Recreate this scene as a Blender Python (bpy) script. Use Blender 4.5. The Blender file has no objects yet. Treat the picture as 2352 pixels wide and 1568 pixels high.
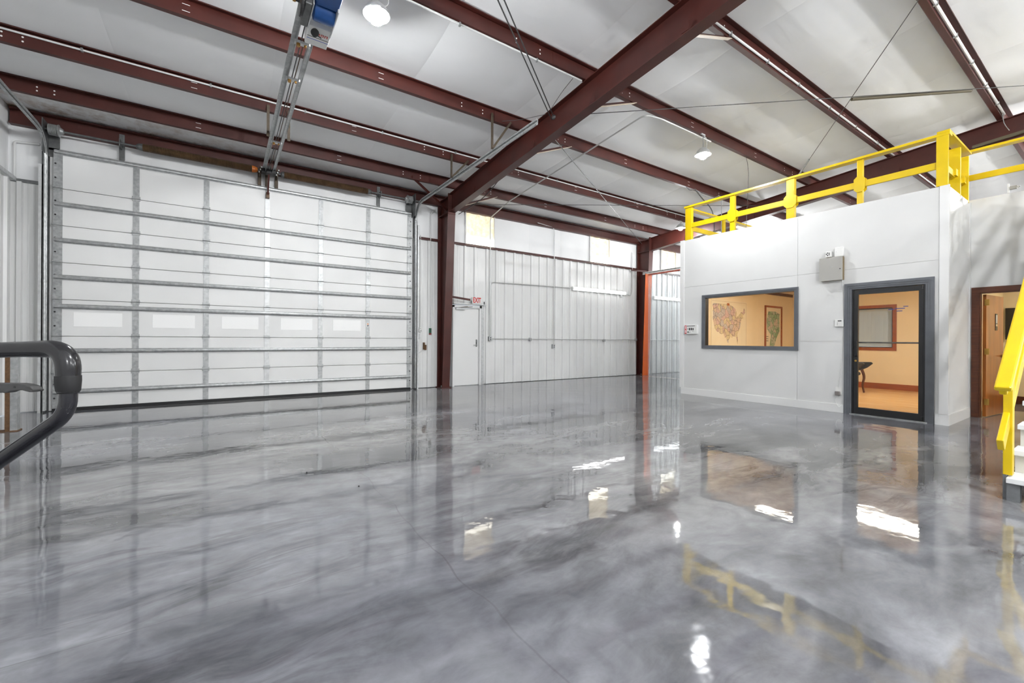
import bpy, math, random
from mathutils import Vector, Matrix
random.seed(7)
sc = bpy.context.scene
COL = sc.collection

# ------------------------------------------------------------------ camera
YAW, ROLL, FPX, Y0 = 0.978722757, 0.00553131, 979.094, 779.957
cam_d = bpy.data.cameras.new('camera')
cam_d.sensor_fit = 'HORIZONTAL'; cam_d.sensor_width = 36.0
cam_d.lens = FPX / 2352 * 36.0
cam_d.shift_y = -(784 - Y0) / 2352
cam_d.clip_start = 0.05; cam_d.clip_end = 200
cam = bpy.data.objects.new('camera', cam_d); COL.objects.link(cam)
Fv = Vector((math.cos(YAW), math.sin(YAW), 0)); Rv = Vector((math.sin(YAW), -math.cos(YAW), 0)); Uv = Vector((0, 0, 1))
rot = Matrix((Rv, Uv, -Fv)).transposed()
cam.matrix_world = Matrix.Translation((0, 0, 1.22)) @ (rot @ Matrix.Rotation(ROLL, 3, 'Z')).to_4x4()
sc.camera = cam

# ------------------------------------------------------------------ world, exposure
wd = bpy.data.worlds.new('sky'); sc.world = wd; wd.use_nodes = True
bg = wd.node_tree.nodes['Background']
bg.inputs[0].default_value = (0.85, 0.92, 1.0, 1); bg.inputs[1].default_value = 1.0
sc.view_settings.view_transform = 'Standard'; sc.view_settings.look = 'None'
sc.view_settings.gamma = 1.0; sc.view_settings.use_curve_mapping = False
sc.view_settings.exposure = 1.10
sc.cycles.use_denoising = True
sc.cycles.max_bounces = 5; sc.cycles.diffuse_bounces = 4; sc.cycles.glossy_bounces = 3
sc.cycles.transparent_max_bounces = 10; sc.cycles.use_adaptive_sampling = True; sc.cycles.adaptive_threshold = 0.12; sc.cycles.adaptive_min_samples = 20; sc.cycles.sample_clamp_indirect = 6.0
LAMP = 560.0        # high-bay globe emission
TUBE = 2.8         # fluorescent strip emission
PANEL = 10.5        # office ceiling panel emission
DAY = 1.7          # daylight through translucent panels

# ------------------------------------------------------------------ materials
MATS = {}
def srgb(r, g, b):
    return tuple(((c / 255) / 12.92 if c / 255 <= 0.04045 else ((c / 255 + 0.055) / 1.055) ** 2.4) for c in (r, g, b)) + (1,)
def N(nt, t, **kw):
    n = nt.nodes.new(t)
    for k, v in kw.items():
        if k.startswith('i_'): n.inputs[int(k[2:])].default_value = v
        else: setattr(n, k, v)
    return n
def mat(name, col, rough=0.5, metal=0.0, noise=None, bump=None, spec=None, coat=0.0, emit=0.0):
    """noise=(scale, amount[, stretch]) multiplies colour; bump=(scale, distance)"""
    m = bpy.data.materials.new(name); m.use_nodes = True; nt = m.node_tree
    p = nt.nodes['Principled BSDF']
    p.inputs['Base Color'].default_value = col; p.inputs['Roughness'].default_value = rough; p.inputs['Metallic'].default_value = metal
    if spec is not None: p.inputs['Specular IOR Level'].default_value = spec
    if coat: p.inputs['Coat Weight'].default_value = coat; p.inputs['Coat Roughness'].default_value = 0.08
    if emit:
        p.inputs['Emission Color'].default_value = col; p.inputs['Emission Strength'].default_value = emit
    tc = None
    if noise or bump:
        tc = N(nt, 'ShaderNodeTexCoord')
    if noise:
        mp = N(nt, 'ShaderNodeMapping'); nt.links.new(tc.outputs['Object'], mp.inputs[0])
        if len(noise) > 2: mp.inputs['Scale'].default_value = noise[2]
        ns = N(nt, 'ShaderNodeTexNoise'); ns.inputs['Scale'].default_value = noise[0]; ns.inputs['Detail'].default_value = 3
        nt.links.new(mp.outputs[0], ns.inputs['Vector'])
        mr = N(nt, 'ShaderNodeMapRange'); mr.inputs[1].default_value = 0.3; mr.inputs[2].default_value = 0.7
        mr.inputs[3].default_value = 1 - noise[1]; mr.inputs[4].default_value = 1 + noise[1] * 0.6
        nt.links.new(ns.outputs[0], mr.inputs[0])
        mx = N(nt, 'ShaderNodeMix', data_type='RGBA', blend_type='MULTIPLY'); mx.inputs[0].default_value = 1
        mx.inputs[6].default_value = col; nt.links.new(mr.outputs[0], mx.inputs[7])
        nt.links.new(mx.outputs[2], p.inputs['Base Color'])
    if bump:
        nb = N(nt, 'ShaderNodeTexNoise'); nb.inputs['Scale'].default_value = bump[0]; nb.inputs['Detail'].default_value = 2
        nt.links.new(tc.outputs['Object'], nb.inputs['Vector'])
        bp = N(nt, 'ShaderNodeBump'); bp.inputs['Distance'].default_value = bump[1]; bp.inputs['Strength'].default_value = 1
        nt.links.new(nb.outputs[0], bp.inputs['Height']); nt.links.new(bp.outputs[0], p.inputs['Normal'])
    MATS[name] = m
    return m

mat('red_steel', srgb(72, 29, 22), 0.45, 0.0, (3.0, 0.22))
mat('red_bright', srgb(150, 72, 56), 0.5, 0.0, (3.0, 0.15))
mat('lit_red_steel', srgb(206, 190, 170), 0.5, 0.0, (4.0, 0.15))  # lit undersides of the red flange braces, painted as a tan tone
mat('white_panel', (0.78, 0.78, 0.77, 1), 0.34, 0.0, (1.3, 0.05))
mat('office_white', (0.70, 0.70, 0.69, 1), 0.5, 0.0, (1.1, 0.045))
mat('trim_white', (0.77, 0.77, 0.76, 1), 0.32)
mat('door_white', (0.83, 0.83, 0.82, 1), 0.42, 0.0, (0.9, 0.045))
mat('door_groove', (0.50, 0.50, 0.50, 1), 0.5)
mat('steel_door', (0.80, 0.80, 0.79, 1), 0.4)
mat('galv', (0.42, 0.43, 0.43, 1), 0.38, 0.55, (22, 0.25))
mat('galv_light', (0.62, 0.63, 0.63, 1), 0.42, 0.35, (16, 0.14))
mat('galv_dark', (0.16, 0.165, 0.165, 1), 0.45, 0.5, (14, 0.25))
mat('black_iron', (0.02, 0.02, 0.02, 1), 0.45)
mat('spring_steel', srgb(92, 70, 48), 0.45, 0.3, (9, 0.35))
mat('brown_bracket', srgb(84, 72, 58), 0.6, 0.1, (12, 0.35))
mat('rust', srgb(104, 76, 50), 0.8, 0.0, (25, 0.4))
mat('cone_orange', srgb(190, 104, 36), 0.5)
mat('yellow', srgb(220, 188, 10), 0.32, 0.0, (5.0, 0.06))
mat('orange', srgb(214, 92, 8), 0.22, 0.0, (2.0, 0.06))
mat('frame_grey', srgb(98, 101, 106), 0.4, 0.0, (8, 0.1))
mat('black_alu', (0.012, 0.012, 0.013, 1), 0.35)
mat('rubber', (0.01, 0.01, 0.011, 1), 0.6)
mat('jack_black', (0.016, 0.016, 0.02, 1), 0.2, 0.0, (30, 0.2))
mat('jack_grey', (0.06, 0.06, 0.06, 1), 0.6, 0.0, (40, 0.2))
mat('grip_plastic', (0.014, 0.014, 0.016, 1), 0.2)
mat('box_grey', srgb(168, 166, 160), 0.5, 0.0, (3, 0.05))
mat('box_side', srgb(120, 104, 70), 0.5)
mat('plastic_white', (0.78, 0.78, 0.76, 1), 0.35)
mat('grey_plug', (0.22, 0.2, 0.19, 1), 0.5)
mat('dark_wood', srgb(92, 46, 22), 0.35, 0.0, (5, 0.35, (1, 1, 9)))
mat('honey_wood', srgb(178, 104, 40), 0.28, 0.0, (2.2, 0.25, (4, 4, 0.7)), coat=0.3)
mat('red_wood', srgb(160, 82, 34), 0.35, 0.0, (4, 0.22, (1, 1, 8)))
mat('tan_wall', srgb(242, 224, 188), 0.6, 0.0, (1.5, 0.04))
mat('ceil_tile', (0.8, 0.76, 0.68, 1), 0.7, 0.0, (30, 0.08))
mat('brass', srgb(196, 156, 80), 0.3, 0.9)
mat('dark_paper', (0.02, 0.018, 0.015, 1), 0.15)
mat('paper', srgb(238, 226, 196), 0.6)
mat('red_ink', srgb(198, 36, 36), 0.5)
mat('red_ink_soft', srgb(214, 96, 84), 0.5)
mat('black_ink', (0.02, 0.02, 0.02, 1), 0.6)
mat('blue_ink', srgb(62, 90, 190), 0.5)
mat('green_plastic', srgb(26, 92, 62), 0.4)
mat('red_plastic', srgb(130, 30, 30), 0.4)
mat('motor_blue', srgb(34, 78, 140), 0.35, 0.1, (10, 0.15))
mat('bronze', srgb(170, 128, 66), 0.4, 0.7)
mat('tread_white', (0.78, 0.79, 0.79, 1), 0.4, 0.0, (8, 0.05))
mat('riser_grey', srgb(206, 203, 192), 0.5, 0.0, (6, 0.06))
mat('base_grey', srgb(108, 110, 112), 0.5, 0.0, (25, 0.15))
mat('seat_black', (0.02, 0.02, 0.022, 1), 0.4)
mat('chair_wood', srgb(92, 52, 30), 0.35)
mat('pipe_olive', srgb(96, 88, 70), 0.5, 0.2)
mat('wire_dark', (0.06, 0.06, 0.06, 1), 0.5)
mat('conduit', (0.55, 0.55, 0.54, 1), 0.4, 0.35)
mat('conduit_white', (0.70, 0.70, 0.69, 1), 0.42)
mat('hole_white', (0.85, 0.84, 0.82, 1), 0.6)
mat('foam_cover', (0.74, 0.75, 0.74, 1), 0.7)

def emission(name, col, s):
    m = bpy.data.materials.new(name); m.use_nodes = True; nt = m.node_tree; nt.nodes.remove(nt.nodes['Principled BSDF'])
    e = N(nt, 'ShaderNodeEmission'); e.inputs[0].default_value = col; e.inputs[1].default_value = s
    nt.links.new(e.outputs[0], nt.nodes['Material Output'].inputs[0]); MATS[name] = m
emission('lamp_glow', (0.965, 0.985, 1.0, 1), LAMP)
emission('tube_glow', (1.0, 1.0, 0.99, 1), TUBE)
emission('panel_glow', (1.0, 0.92, 0.77, 1), PANEL)

def m_glass(name, tint, ior=1.5, rough=0.0, haze=0.0):
    m = bpy.data.materials.new(name); m.use_nodes = True; nt = m.node_tree; nt.nodes.remove(nt.nodes['Principled BSDF'])
    t = N(nt, 'ShaderNodeBsdfTransparent'); t.inputs[0].default_value = tint
    g = N(nt, 'ShaderNodeBsdfGlossy'); g.inputs['Roughness'].default_value = rough
    f = N(nt, 'ShaderNodeFresnel'); f.inputs[0].default_value = ior
    mx = N(nt, 'ShaderNodeMixShader')
    nt.links.new(f.outputs[0], mx.inputs[0]); nt.links.new(t.outputs[0], mx.inputs[1]); nt.links.new(g.outputs[0], mx.inputs[2])
    last = mx
    if haze:
        d = N(nt, 'ShaderNodeBsdfDiffuse'); d.inputs[0].default_value = (0.85, 0.86, 0.86, 1)
        m2 = N(nt, 'ShaderNodeMixShader'); m2.inputs[0].default_value = haze
        nt.links.new(mx.outputs[0], m2.inputs[1]); nt.links.new(d.outputs[0], m2.inputs[2]); last = m2
    nt.links.new(last.outputs[0], nt.nodes['Material Output'].inputs[0]); MATS[name] = m
m_glass('glass', (0.94, 0.95, 0.95, 1), 1.35)
m_glass('vinyl_strip', (0.93, 0.95, 0.96, 1), 1.3, 0.08, 0.16)

def m_floor():
    m = bpy.data.materials.new('epoxy_floor'); m.use_nodes = True; nt = m.node_tree; p = nt.nodes['Principled BSDF']; L = nt.links.new
    tc = N(nt, 'ShaderNodeNewGeometry')
    def noise(scale, detail, rough, dist, stretch=(1, 1, 1), rz=0.0, vec=None, off=(0, 0, 0)):
        mp = N(nt, 'ShaderNodeMapping'); mp.inputs['Scale'].default_value = stretch; mp.inputs['Rotation'].default_value = (0, 0, rz); mp.inputs['Location'].default_value = off
        L(vec if vec else tc.outputs['Position'], mp.inputs[0])
        n = N(nt, 'ShaderNodeTexNoise'); n.inputs['Scale'].default_value = scale; n.inputs['Detail'].default_value = detail
        n.inputs['Roughness'].default_value = rough; n.inputs['Distortion'].default_value = dist
        L(mp.outputs[0], n.inputs['Vector']); return n
    def math_(op, a, b=None, c=None):
        n = N(nt, 'ShaderNodeMath', operation=op)
        for i, v in enumerate((a, b, c)):
            if v is None: continue
            if isinstance(v, (int, float)): n.inputs[i].default_value = v
            else: L(v, n.inputs[i])
        return n.outputs[0]
    w = noise(0.55, 3, 0.5, 0.6)
    ws = N(nt, 'ShaderNodeVectorMath', operation='SUBTRACT'); L(w.outputs['Color'], ws.inputs[0]); ws.inputs[1].default_value = (0.5, 0.5, 0.5)
    wsc = N(nt, 'ShaderNodeVectorMath', operation='SCALE'); L(ws.outputs[0], wsc.inputs[0]); wsc.inputs['Scale'].default_value = 0.9
    wa = N(nt, 'ShaderNodeVectorMath', operation='ADD'); L(tc.outputs['Position'], wa.inputs[0]); L(wsc.outputs[0], wa.inputs[1])
    big = noise(0.95, 7, 0.60, 0.45, (0.55, 1.3, 1), 0.12, wa.outputs[0])
    ramp = N(nt, 'ShaderNodeValToRGB'); cr = ramp.color_ramp
    cr.elements[0].position = 0.30; cr.elements[0].color = (0.049, 0.049, 0.054, 1)
    cr.elements[1].position = 0.76; cr.elements[1].color = (0.343, 0.346, 0.360, 1)
    for pos, c in ((0.40, (0.123, 0.124, 0.132, 1)), (0.50, (0.189, 0.190, 0.200, 1)), (0.60, (0.242, 0.243, 0.253, 1))):
        e = cr.elements.new(pos); e.color = c
    L(big.outputs[0], ramp.inputs[0])
    # thin dark veins drawn out along the pour
    v = noise(0.9, 6, 0.66, 0.6, (0.35, 1.9, 1), 0.10, wa.outputs[0], (3.1, 7.7, 0))
    va = math_('ABSOLUTE', math_('SUBTRACT', v.outputs[0], 0.5))
    vm = N(nt, 'ShaderNodeMapRange'); vm.inputs[1].default_value = 0.0; vm.inputs[2].default_value = 0.045; vm.inputs[3].default_value = 0.62; vm.inputs[4].default_value = 1.0
    L(va, vm.inputs[0])
    vmask = noise(0.4, 2, 0.5, 0.2, (1, 1, 1), 0, None, (9, 2, 0))
    vmk = N(nt, 'ShaderNodeMapRange'); vmk.inputs[1].default_value = 0.42; vmk.inputs[2].default_value = 0.6; L(vmask.outputs[0], vmk.inputs[0])
    veins = N(nt, 'ShaderNodeMix', data_type='FLOAT'); L(vmk.outputs[0], veins.inputs[0]); veins.inputs[2].default_value = 1.0; L(vm.outputs[0], veins.inputs[3])
    # pale milky streaks
    s = noise(0.8, 2, 0.45, 0.5, (0.4, 1.2, 1), 0.2, wa.outputs[0], (-4, 1.3, 0))
    sa = math_('ABSOLUTE', math_('SUBTRACT', s.outputs[0], 0.52))
    sm = N(nt, 'ShaderNodeMapRange'); sm.inputs[1].default_value = 0.0; sm.inputs[2].default_value = 0.035; sm.inputs[3].default_value = 0.045; sm.inputs[4].default_value = 0.0
    L(sa, sm.inputs[0])
    mul = N(nt, 'ShaderNodeMix', data_type='RGBA', blend_type='MULTIPLY'); mul.inputs[0].default_value = 1
    L(ramp.outputs[0], mul.inputs[6]); L(veins.outputs[0], mul.inputs[7])
    add = N(nt, 'ShaderNodeMix', data_type='RGBA', blend_type='ADD'); add.inputs[0].default_value = 1
    L(mul.outputs[2], add.inputs[6]); L(sm.outputs[0], add.inputs[7])
    # warm / cool drift
    tint = noise(0.22, 2, 0.5, 0.3, (1, 1, 1), 0, None, (5, 5, 0))
    tr = N(nt, 'ShaderNodeValToRGB'); tr.color_ramp.elements[0].position = 0.4; tr.color_ramp.elements[0].color = (0.97, 0.985, 1.04, 1)
    tr.color_ramp.elements[1].position = 0.62; tr.color_ramp.elements[1].color = (1.03, 1.01, 0.95, 1); L(tint.outputs[0], tr.inputs[0])
    tm = N(nt, 'ShaderNodeMix', data_type='RGBA', blend_type='MULTIPLY'); tm.inputs[0].default_value = 1
    L(add.outputs[2], tm.inputs[6]); L(tr.outputs[0], tm.inputs[7])
    mo = noise(5.5, 5, 0.68, 0.4, (0.8, 1.2, 1), 0.2)
    mor = N(nt, 'ShaderNodeMapRange'); mor.inputs[1].default_value = 0.3; mor.inputs[2].default_value = 0.7; mor.inputs[3].default_value = 0.80; mor.inputs[4].default_value = 1.18; L(mo.outputs[0], mor.inputs[0])
    tm2 = N(nt, 'ShaderNodeMix', data_type='RGBA', blend_type='MULTIPLY'); tm2.inputs[0].default_value = 1; L(tm.outputs[2], tm2.inputs[6]); L(mor.outputs[0], tm2.inputs[7]); tm = tm2
    # filled control joints running across the slab
    sep = N(nt, 'ShaderNodeSeparateXYZ'); L(tc.outputs['Position'], sep.inputs[0])
    wob = noise(1.6, 2, 0.6, 0.0)
    wx = math_('MULTIPLY', math_('SUBTRACT', wob.outputs[0], 0.5), 0.16)
    wx2 = math_('MULTIPLY', math_('SUBTRACT', wob.outputs[0], 0.5), 0.30)
    def line(coord, pos, half, wobble):
        d = math_('ABSOLUTE', math_('SUBTRACT', math_('ADD', coord, wobble) if wobble is not None else coord, pos))
        mr = N(nt, 'ShaderNodeMapRange'); mr.inputs[1].default_value = half * 0.55; mr.inputs[2].default_value = half; mr.inputs[3].default_value = 1; mr.inputs[4].default_value = 0
        L(d, mr.inputs[0]); return mr.outputs[0]
    crack = math_('MAXIMUM', line(sep.outputs[0], 1.02, 0.006, wx), line(sep.outputs[0], 4.62, 0.006, None))
    crack = math_('MAXIMUM', crack, line(sep.outputs[1], 2.35, 0.004, None))
    band = line(sep.outputs[0], 0.86, 0.085, wx2)
    band2 = line(sep.outputs[0], 1.30, 0.06, wx2)
    bm = math_('MULTIPLY', math_('MULTIPLY', math_('MAXIMUM', band, math_('MULTIPLY', band2, 0.6)), big.outputs[0]), 0.32)
    patch = N(nt, 'ShaderNodeMix', data_type='RGBA'); L(bm, patch.inputs[0]); L(tm.outputs[2], patch.inputs[6]); patch.inputs[7].default_value = (0.288, 0.295, 0.310, 1)
    fin = N(nt, 'ShaderNodeMix', data_type='RGBA'); L(math_('MULTIPLY', math_('MULTIPLY', crack, vmask.outputs[0]), 0.8), fin.inputs[0]); L(patch.outputs[2], fin.inputs[6]); fin.inputs[7].default_value = (0.10, 0.10, 0.105, 1)
    L(fin.outputs[2], p.inputs['Base Color'])
    rn = noise(9, 3, 0.7, 0.0)
    rr = N(nt, 'ShaderNodeMapRange'); rr.inputs[1].default_value = 0.3; rr.inputs[2].default_value = 0.8; rr.inputs[3].default_value = 0.015; rr.inputs[4].default_value = 0.075
    L(rn.outputs[0], rr.inputs[0]); L(rr.outputs[0], p.inputs['Roughness'])
    p.inputs['IOR'].default_value = 1.82
    b1 = noise(2.6, 2, 0.45, 0.3); b2 = noise(8.0, 2, 0.5, 0.0)
    hsum = math_('ADD', math_('MULTIPLY', b1.outputs[0], 0.0042), math_('MULTIPLY', b2.outputs[0], 0.0011))
    bp = N(nt, 'ShaderNodeBump'); bp.inputs['Distance'].default_value = 1.0; bp.inputs['Strength'].default_value = 0.55
    L(hsum, bp.inputs['Height']); L(bp.outputs[0], p.inputs['Normal'])
    MATS['epoxy_floor'] = m
m_floor()

def m_vinyl(name, stain):
    """white vinyl insulation facing: faint wrinkles, and where it really is stained, brown water marks"""
    m = bpy.data.materials.new(name); m.use_nodes = True; nt = m.node_tree; p = nt.nodes['Principled BSDF']; L = nt.links.new
    p.inputs['Roughness'].default_value = 0.72
    g = N(nt, 'ShaderNodeNewGeometry')
    n = N(nt, 'ShaderNodeTexNoise'); n.inputs['Scale'].default_value = 0.9; n.inputs['Detail'].default_value = 5; L(g.outputs['Position'], n.inputs['Vector'])
    r = N(nt, 'ShaderNodeValToRGB'); r.color_ramp.elements[0].position = 0.3; r.color_ramp.elements[0].color = (0.83, 0.833, 0.835, 1)
    r.color_ramp.elements[1].position = 0.7; r.color_ramp.elements[1].color = (0.89, 0.893, 0.895, 1); L(n.outputs[0], r.inputs[0])
    out = r.outputs[0]
    if stain:
        n2 = N(nt, 'ShaderNodeTexNoise'); n2.inputs['Scale'].default_value = 2.2; n2.inputs['Detail'].default_value = 8; n2.inputs['Roughness'].default_value = 0.7
        L(g.outputs['Position'], n2.inputs['Vector'])
        sp = N(nt, 'ShaderNodeSeparateXYZ'); L(g.outputs['Position'], sp.inputs[0])
        my = N(nt, 'ShaderNodeMapRange'); my.inputs[1].default_value = 9.25; my.inputs[2].default_value = 10.1; L(sp.outputs[1], my.inputs[0])
        mx_ = N(nt, 'ShaderNodeMapRange'); mx_.inputs[1].default_value = 2.5; mx_.inputs[2].default_value = -1.5; L(sp.outputs[0], mx_.inputs[0])
        a = N(nt, 'ShaderNodeMath', operation='MULTIPLY'); L(my.outputs[0], a.inputs[0]); L(mx_.outputs[0], a.inputs[1])
        nr = N(nt, 'ShaderNodeMapRange'); nr.inputs[1].default_value = 0.44; nr.inputs[2].default_value = 0.62; L(n2.outputs[0], nr.inputs[0])
        b = N(nt, 'ShaderNodeMath', operation='MULTIPLY'); L(a.outputs[0], b.inputs[0]); L(nr.outputs[0], b.inputs[1])
        c = N(nt, 'ShaderNodeMix', data_type='RGBA'); L(b.outputs[0], c.inputs[0]); L(out, c.inputs[6]); c.inputs[7].default_value = srgb(150, 112, 66); out = c.outputs[2]
    L(out, p.inputs['Base Color'])
    mp = N(nt, 'ShaderNodeMapping'); mp.inputs['Scale'].default_value = (1.0, 5.0, 1.0); L(g.outputs['Position'], mp.inputs[0])
    nb = N(nt, 'ShaderNodeTexNoise'); nb.inputs['Scale'].default_value = 2.2; nb.inputs['Detail'].default_value = 2; L(mp.outputs[0], nb.inputs['Vector'])
    bp = N(nt, 'ShaderNodeBump'); bp.inputs['Distance'].default_value = 0.008; bp.inputs['Strength'].default_value = 0.5; L(nb.outputs[0], bp.inputs['Height']); L(bp.outputs[0], p.inputs['Normal'])
    MATS[name] = m
m_vinyl('vinyl', True); m_vinyl('vinyl_clean', False)

def m_skylight():
    """sun-yellowed translucent fibreglass, lit from outside, mottled tan and less emissive in its upper part"""
    m = bpy.data.materials.new('fibreglass'); m.use_nodes = True; nt = m.node_tree; p = nt.nodes['Principled BSDF']; L = nt.links.new
    g = N(nt, 'ShaderNodeNewGeometry'); sp = N(nt, 'ShaderNodeSeparateXYZ'); L(g.outputs['Position'], sp.inputs[0])
    n = N(nt, 'ShaderNodeTexNoise'); n.inputs['Scale'].default_value = 7; n.inputs['Detail'].default_value = 8; n.inputs['Roughness'].default_value = 0.75; L(g.outputs['Position'], n.inputs['Vector'])
    j = N(nt, 'ShaderNodeMath', operation='MULTIPLY_ADD'); L(n.outputs[0], j.inputs[0]); j.inputs[1].default_value = 0.14; L(sp.outputs[2], j.inputs[2])
    st = N(nt, 'ShaderNodeMapRange'); st.inputs[1].default_value = 4.04; st.inputs[2].default_value = 4.09; L(j.outputs[0], st.inputs[0])
    r = N(nt, 'ShaderNodeValToRGB'); r.color_ramp.elements[0].position = 0.3; r.color_ramp.elements[0].color = (0.55, 0.42, 0.24, 1)
    r.color_ramp.elements[1].position = 0.65; r.color_ramp.elements[1].color = (0.80, 0.74, 0.58, 1); L(n.outputs[0], r.inputs[0])
    c = N(nt, 'ShaderNodeMix', data_type='RGBA'); L(st.outputs[0], c.inputs[0]); c.inputs[6].default_value = (1.0, 0.95, 0.82, 1); L(r.outputs[0], c.inputs[7])
    L(c.outputs[2], p.inputs['Base Color']); L(c.outputs[2], p.inputs['Emission Color'])
    es = N(nt, 'ShaderNodeMapRange'); L(st.outputs[0], es.inputs[0]); es.inputs[3].default_value = DAY; es.inputs[4].default_value = DAY * 0.28
    L(es.outputs[0], p.inputs['Emission Strength']); p.inputs['Roughness'].default_value = 0.5
    MATS['fibreglass'] = m
m_skylight()
mat('door_lite', (0.92, 0.92, 0.91, 1), 0.5, emit=0.03)

def m_map(name, paper, inks, scale):
    m = bpy.data.materials.new(name); m.use_nodes = True; nt = m.node_tree; p = nt.nodes['Principled BSDF']; L = nt.links.new
    g = N(nt, 'ShaderNodeTexCoord'); p.inputs['Roughness'].default_value = 0.5
    v = N(nt, 'ShaderNodeTexVoronoi'); v.inputs['Scale'].default_value = scale; L(g.outputs['Object'], v.inputs['Vector'])
    r = N(nt, 'ShaderNodeValToRGB'); r.color_ramp.interpolation = 'CONSTANT'
    sx = N(nt, 'ShaderNodeSeparateColor'); L(v.outputs['Color'], sx.inputs[0]); L(sx.outputs[0], r.inputs[0])
    r.color_ramp.elements[0].color = inks[0]; r.color_ramp.elements[1].position = 0.25; r.color_ramp.elements[1].color = inks[1]
    for i, c in enumerate(inks[2:]):
        e = r.color_ramp.elements.new(0.5 + i * 0.25); e.color = c
    d = N(nt, 'ShaderNodeTexVoronoi', feature='DISTANCE_TO_EDGE'); d.inputs['Scale'].default_value = scale; L(g.outputs['Object'], d.inputs['Vector'])
    ed = N(nt, 'ShaderNodeMapRange'); ed.inputs[1].default_value = 0.0; ed.inputs[2].default_value = 0.07; ed.inputs[3].default_value = 0.45; ed.inputs[4].default_value = 1; L(d.outputs[0], ed.inputs[0])
    nn = N(nt, 'ShaderNodeTexNoise'); nn.inputs['Scale'].default_value = 60; L(g.outputs['Object'], nn.inputs['Vector'])
    nr = N(nt, 'ShaderNodeMapRange'); nr.inputs[1].default_value = 0.35; nr.inputs[2].default_value = 0.6; nr.inputs[3].default_value = 0.62; nr.inputs[4].default_value = 1.0; L(nn.outputs[0], nr.inputs[0])
    a = N(nt, 'ShaderNodeMix', data_type='RGBA', blend_type='MULTIPLY'); a.inputs[0].default_value = 1; L(r.outputs[0], a.inputs[6]); L(ed.outputs[0], a.inputs[7])
    b = N(nt, 'ShaderNodeMix', data_type='RGBA', blend_type='MULTIPLY'); b.inputs[0].default_value = 1; L(a.outputs[2], b.inputs[6]); L(nr.outputs[0], b.inputs[7])
    L(b.outputs[2], p.inputs['Base Color']); MATS[name] = m
m_map('map_states', None, [srgb(226, 200, 176), srgb(232, 214, 170), srgb(206, 196, 190), srgb(224, 190, 180)], 7.5)
m_map('map_green', None, [srgb(150, 186, 140), srgb(200, 206, 180), srgb(170, 198, 160), srgb(222, 206, 186)], 9)

def m_planks():
    m = bpy.data.materials.new('oak_planks'); m.use_nodes = True; nt = m.node_tree; p = nt.nodes['Principled BSDF']; L = nt.links.new
    tc = N(nt, 'ShaderNodeTexCoord'); mp = N(nt, 'ShaderNodeMapping'); mp.inputs['Scale'].default_value = (9, 0.7, 1); L(tc.outputs['Object'], mp.inputs[0])
    n = N(nt, 'ShaderNodeTexNoise'); n.inputs['Scale'].default_value = 1.3; n.inputs['Detail'].default_value = 6; L(mp.outputs[0], n.inputs['Vector'])
    r = N(nt, 'ShaderNodeValToRGB'); r.color_ramp.elements[0].position = 0.3; r.color_ramp.elements[0].color = srgb(206, 152, 92); r.color_ramp.elements[1].position = 0.7; r.color_ramp.elements[1].color = srgb(232, 188, 130)
    L(n.outputs[0], r.inputs[0]); L(r.outputs[0], p.inputs['Base Color']); p.inputs['Roughness'].default_value = 0.25; MATS['oak_planks'] = m
m_planks()

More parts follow.
